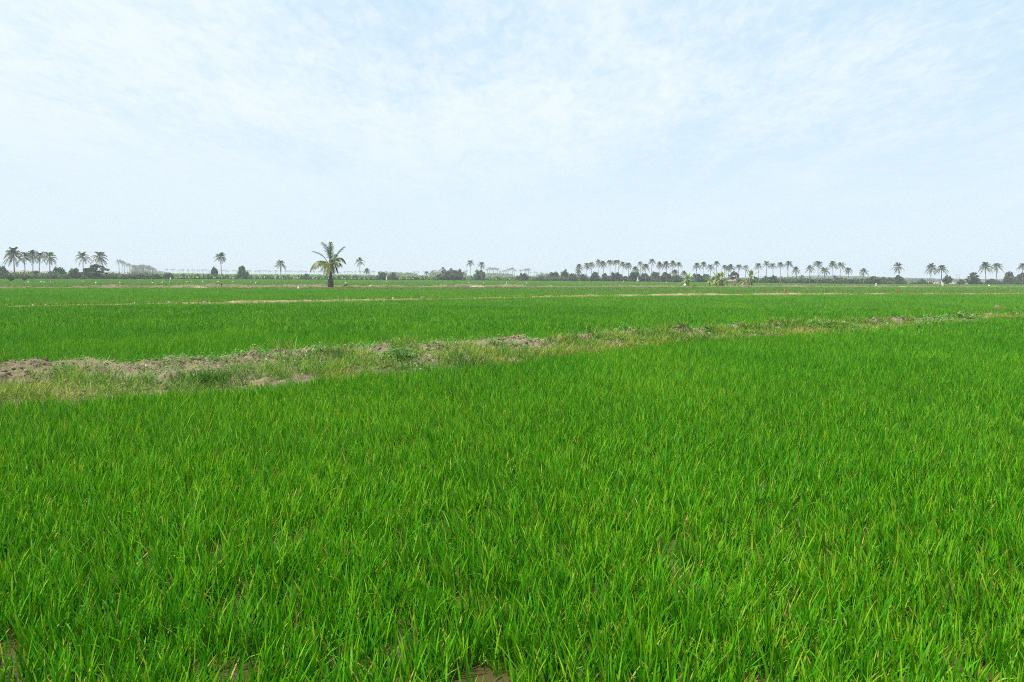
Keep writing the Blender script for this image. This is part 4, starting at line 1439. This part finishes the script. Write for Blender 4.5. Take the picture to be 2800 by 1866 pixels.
def bird(px, py, h_px, label, tall=True, z0=0.0, mat='w', group='white birds standing in the far rice', face=None):
    b = at_depth(px, py, 1.0)
    py_g = py + h_px * 0.75
    d = at(px, py_g, z0 + 0.12)[1]
    d = min(max(d, 60), 260)
    p = at_depth(px, py_g, d)
    s_ = max(h_px * d / F / (1.0 if tall else 0.72) * 1.0, 0.5)
    root = empty('white_bird' if mat == 'w' else 'dark_bird', (p[0], d, z0), rng.random() * 6.28 if face is None else face)
    root.scale = (s_, s_, s_)
    tag(root, label, 'bird', group)
    body, beak, leg = BP[('tall' if tall else 'low', mat)]
    obj('body', body, root)
    obj('beak', beak, root)
    obj('leg', leg, root, (-0.02, 0.05, 0))
    obj('leg', leg, root, (-0.02, -0.05, 0))


birds = [(77, 770, 6, 1), (112, 770, 5, 1), (120, 772, 3, 0), (138, 772, 5, 1), (228, 770, 4, 1), (262, 772, 6, 1), (328, 772, 4, 0), (378, 770, 5, 1), (417, 773, 4, 0), (444, 771, 5, 1),
         (464, 770, 3, 0), (511, 770, 4, 0), (523, 770, 5, 1), (555, 771, 4, 1), (596, 770, 3, 0), (600, 772, 4, 1), (637, 770, 4, 0), (685, 772, 3, 0), (699, 773, 5, 1),
         (1057, 770, 4, 0), (1282, 772, 5, 1), (1322, 773, 3, 0), (1385, 772, 6, 1), (1425, 771, 5, 1), (1440, 772, 8, 1), (1584, 773, 5, 1), (1705, 768, 7, 1), (1822, 770, 6, 1)]
for i, (x_, y_, h_, tl) in enumerate(birds):
    side = f'{ORD[i]} from left of those left of the young palm' if i < 19 else f'{ORD[i - 19]} counting right from the young palm'
    bird(x_, y_, h_, ('upright white bird in far rice, ' if tl else 'hunched white bird in far rice, ') + side, bool(tl))
bird(2138, 772, 5, 'white bird before the dark tree pair, just right of the banana plants', True)
bird(2176, 781, 6, 'big white hunched bird at the far bank, right of the orange rag\'s stake', False, 0.3)
bird(2704, 780, 8, 'large white hunched bird in front of the right palm pair', False)
bird(606, 778, 8, 'black bird perched on the pale far bank below the dark round tree', False, 0.7, 'b', 'dark birds on the far dirt bank')


def flag(px, base, top, lean_px, w_px, label, mat=M_WHITE, shape='tri', cat='flag', name='white_flag', group='white scare flags on sticks', bank=None, z0=0.0):
    b = at(px, base, z0)
    d = b[1]
    tip = at_depth(px + lean_px, top, d)
    sc = d / F
    root = empty(name, (b[0], d, 0))
    tag(root, label, cat, group)
    g = Geo()
    lx = tip[0] - b[0]
    V, P = tube([(0, 0, -0.05), (lx * 0.5, 0, tip[2] * 0.5), (lx, 0, tip[2])], [0.03, 0.026, 0.02], 6)
    g.add(V, P)
    obj('stick', g.mesh('stick', M_STICK), root)
    wd = w_px * sc
    n = 9
    g = Geo()
    zz = np.linspace(0.16, 1.0, n)
    for sgn in (1, -1):
        wv = (np.interp(zz, [0.16, 0.3, 1.0], [0.75, 1.0, 0.12]) if shape == 'tri' else np.full(n, 0.7)) * wd * 0.5
        L_ = np.stack([lx * zz - wv, 0.035 * sgn + 0.05 * np.sin(zz * 9), tip[2] * zz], 1)
        C_ = np.stack([lx * zz, 0.10 * sgn + 0.02 * np.sin(zz * 13), tip[2] * zz], 1)
        R_ = np.stack([lx * zz + wv, 0.035 * sgn - 0.05 * np.sin(zz * 8), tip[2] * zz], 1)
        V = np.concatenate([L_, C_, R_])
        Q = []
        for k in range(n - 1):
            Q += [[k, k + 1, n + k + 1, n + k], [n + k, n + k + 1, 2 * n + k + 1, 2 * n + k]]
        g.add(V, [Q])
    obj('cloth', g.mesh('cloth', mat), root)


flag(816, 792, 780, 0, 6, 'white flag on a stick before the dirt bank, left of young palm')
flag(466, 766, 757, 0, 4, 'small white pointed flag at the left end of the banana plantation')
flag(1057, 768, 752, -1, 3.5, 'thin tall white flag against the bananas right of the young palm')
flag(1743, 772, 758, 1, 5, 'white triangle flag before the dark trees under the long palm row')
flag(2394, 785, 774, 2, 6, 'white triangle flag in the rice below the dark spreading tree')
flag(2578, 785, 768, -4, 6, 'tall tilted white flag beside the neat dark round tree')
flag(2146, 806, 791, 1, 7, 'taller rusty orange rag on a stake at the thin field bank', M_ORANGE, 'rect', 'scare rag', 'orange_rag', 'orange rags on stakes')
flag(2457, 803, 791, 1, 6, 'shorter orange brown rag on a stake in the rice toward the right', M_ORANGE, 'rect', 'scare rag', 'orange_rag', 'orange rags on stakes')
flag(69, 774, 771, 0, 2, 'tiny white flag in the rice under the far left palm cluster')

# sack: pale square thing at the foot of the leafy banana plant
b = at(1873, 783, 0.25)
g = Geo()
d = float(f3(b[0])) - 0.1
b = at_depth(1873, 783, d)
V, P = tube([(0, 0, 0), (0, 0, 0.06), (0.02, 0, 0.24), (0, 0.02, 0.40), (0.03, 0, 0.45)], [0.16, 0.20, 0.21, 0.17, 0.06], 10)
g.add(V, P)
o = obj('white_sack', g.mesh('white_sack', M_WHITE, True), loc=(b[0], d, 0.20))
tag(o, 'white sack standing on the far dirt bank beside the leafy banana plant', 'sack')

# bundle on the bank right of the young palm
b = at(945, 781, 0.3)
d = float(f3(b[0])) + 1.0
b = at_depth(945, 781, d)
root = empty('bundle', (b[0], d, 0.30))
tag(root, 'dark bundle with a pale top lying on the dirt bank right of the young palm', 'bundle')
g = Geo()
V, P = sphere(0.38, 0.3, 0.20, (0, 0, 0.12))
V[:, 2] += 0.06 * np.sin(V[:, 0] * 9)
g.add(V, P)
obj('base', g.mesh('base', M_DCLOD, True), root)
g = Geo()
V, P = sphere(0.13, 0.13, 0.12, (0.05, 0, 0.42))
g.add(V, P)
obj('top', g.mesh('top', M_SACK, True), root)


# poles
def pole(px, top, base, depth, label, arm=True):
    b = at_depth(px, base, depth)
    z1 = at_depth(px, top, depth)[2]
    root = empty('utility_pole', (b[0], depth, 0))
    tag(root, label, 'utility pole', 'utility poles on the horizon')
    g = Geo()
    V, P = tube([(0, 0, 0), (0, 0, z1)], [0.20, 0.13], 8)
    g.add(V, P)
    obj('pole', g.mesh('pole', M_SLAB), root)
    g = Geo()
    V, P = tube([(-0.9, 0, z1 - 0.5), (0.9, 0, z1 - 0.5)], [0.07, 0.07], 6)
    g.add(V, P)
    obj('crossarm', g.mesh('crossarm', M_SLAB), root)


pole(2616, 750, 768, 560, 'left one of two thin grey poles right of the round tree')
pole(2623, 750, 768, 575, 'right one of two thin grey poles right of the round tree')
pole(1386, 731, 762, 560, 'thin pole among the hazy palms at the centre of the horizon')


# brick shed behind the bananas
def box(g, x0, x1, y0, y1, z0, z1, tint=0.5):
    V = [(x0, y0, z0), (x1, y0, z0), (x1, y1, z0), (x0, y1, z0), (x0, y0, z1), (x1, y0, z1), (x1, y1, z1), (x0, y1, z1)]
    g.add(V, [[[0, 3, 2, 1], [4, 5, 6, 7], [0, 1, 5, 4], [1, 2, 6, 5], [2, 3, 7, 6], [3, 0, 4, 7]]], tint)


d = depth_of(2005, 774.5) - 8
p = at_depth(2005, 774.5, d)
root = empty('brick_shed', (p[0], d, 0))
tag(root, 'low old brick shed with a flat roof behind the banana clumps', 'shed')
g = Geo()
box(g, -2.4, 1.2, 0, 0.2, 0, 1.25)
box(g, -2.4, -2.2, 0.2, 2.5, 0, 1.25)
box(g, 1.0, 1.2, 0.2, 2.5, 0, 1.5)
obj('wall', g.mesh('wall', M_BRICK), root)
for x_ in (1.35, 2.75):
    g = Geo()
    box(g, x_, x_ + 0.14, 0, 0.14, 0, 1.75)
    obj('post', g.mesh('post', M_STICK), root)
g = Geo()
box(g, 0.9, 3.1, -0.2, 2.6, 1.75, 1.86)
obj('roof', g.mesh('roof', M_SLAB), root)

# ------------------------------------------------------------------ haze
me = bpy.data.meshes.new('haze')
hz = [(-2400, -80, -1.0), (2400, -80, -1.0), (2400, 2350, -1.0), (-2400, 2350, -1.0)]
V = hz + [(a, b_, 19.0) for a, b_, _ in hz]
me.from_pydata(V, [], [(0, 3, 2, 1), (4, 5, 6, 7), (0, 1, 5, 4), (1, 2, 6, 5), (2, 3, 7, 6), (3, 0, 4, 7)])
hm, t = new_mat('haze')
pv = t.n('ShaderNodeVolumePrincipled', ins={'Color': (0.86, 0.93, 1.0, 1), 'Density': 0.00046, 'Anisotropy': 0.0})
o_ = t.n('ShaderNodeOutputMaterial')
t.t.links.new(pv.outputs[0], o_.inputs['Volume'])
me.materials.append(hm)
haze = obj('haze', me)
tag(haze, 'thin pale haze over the flat fields', 'haze', kind='stuff')
print('objects', len(bpy.data.objects))
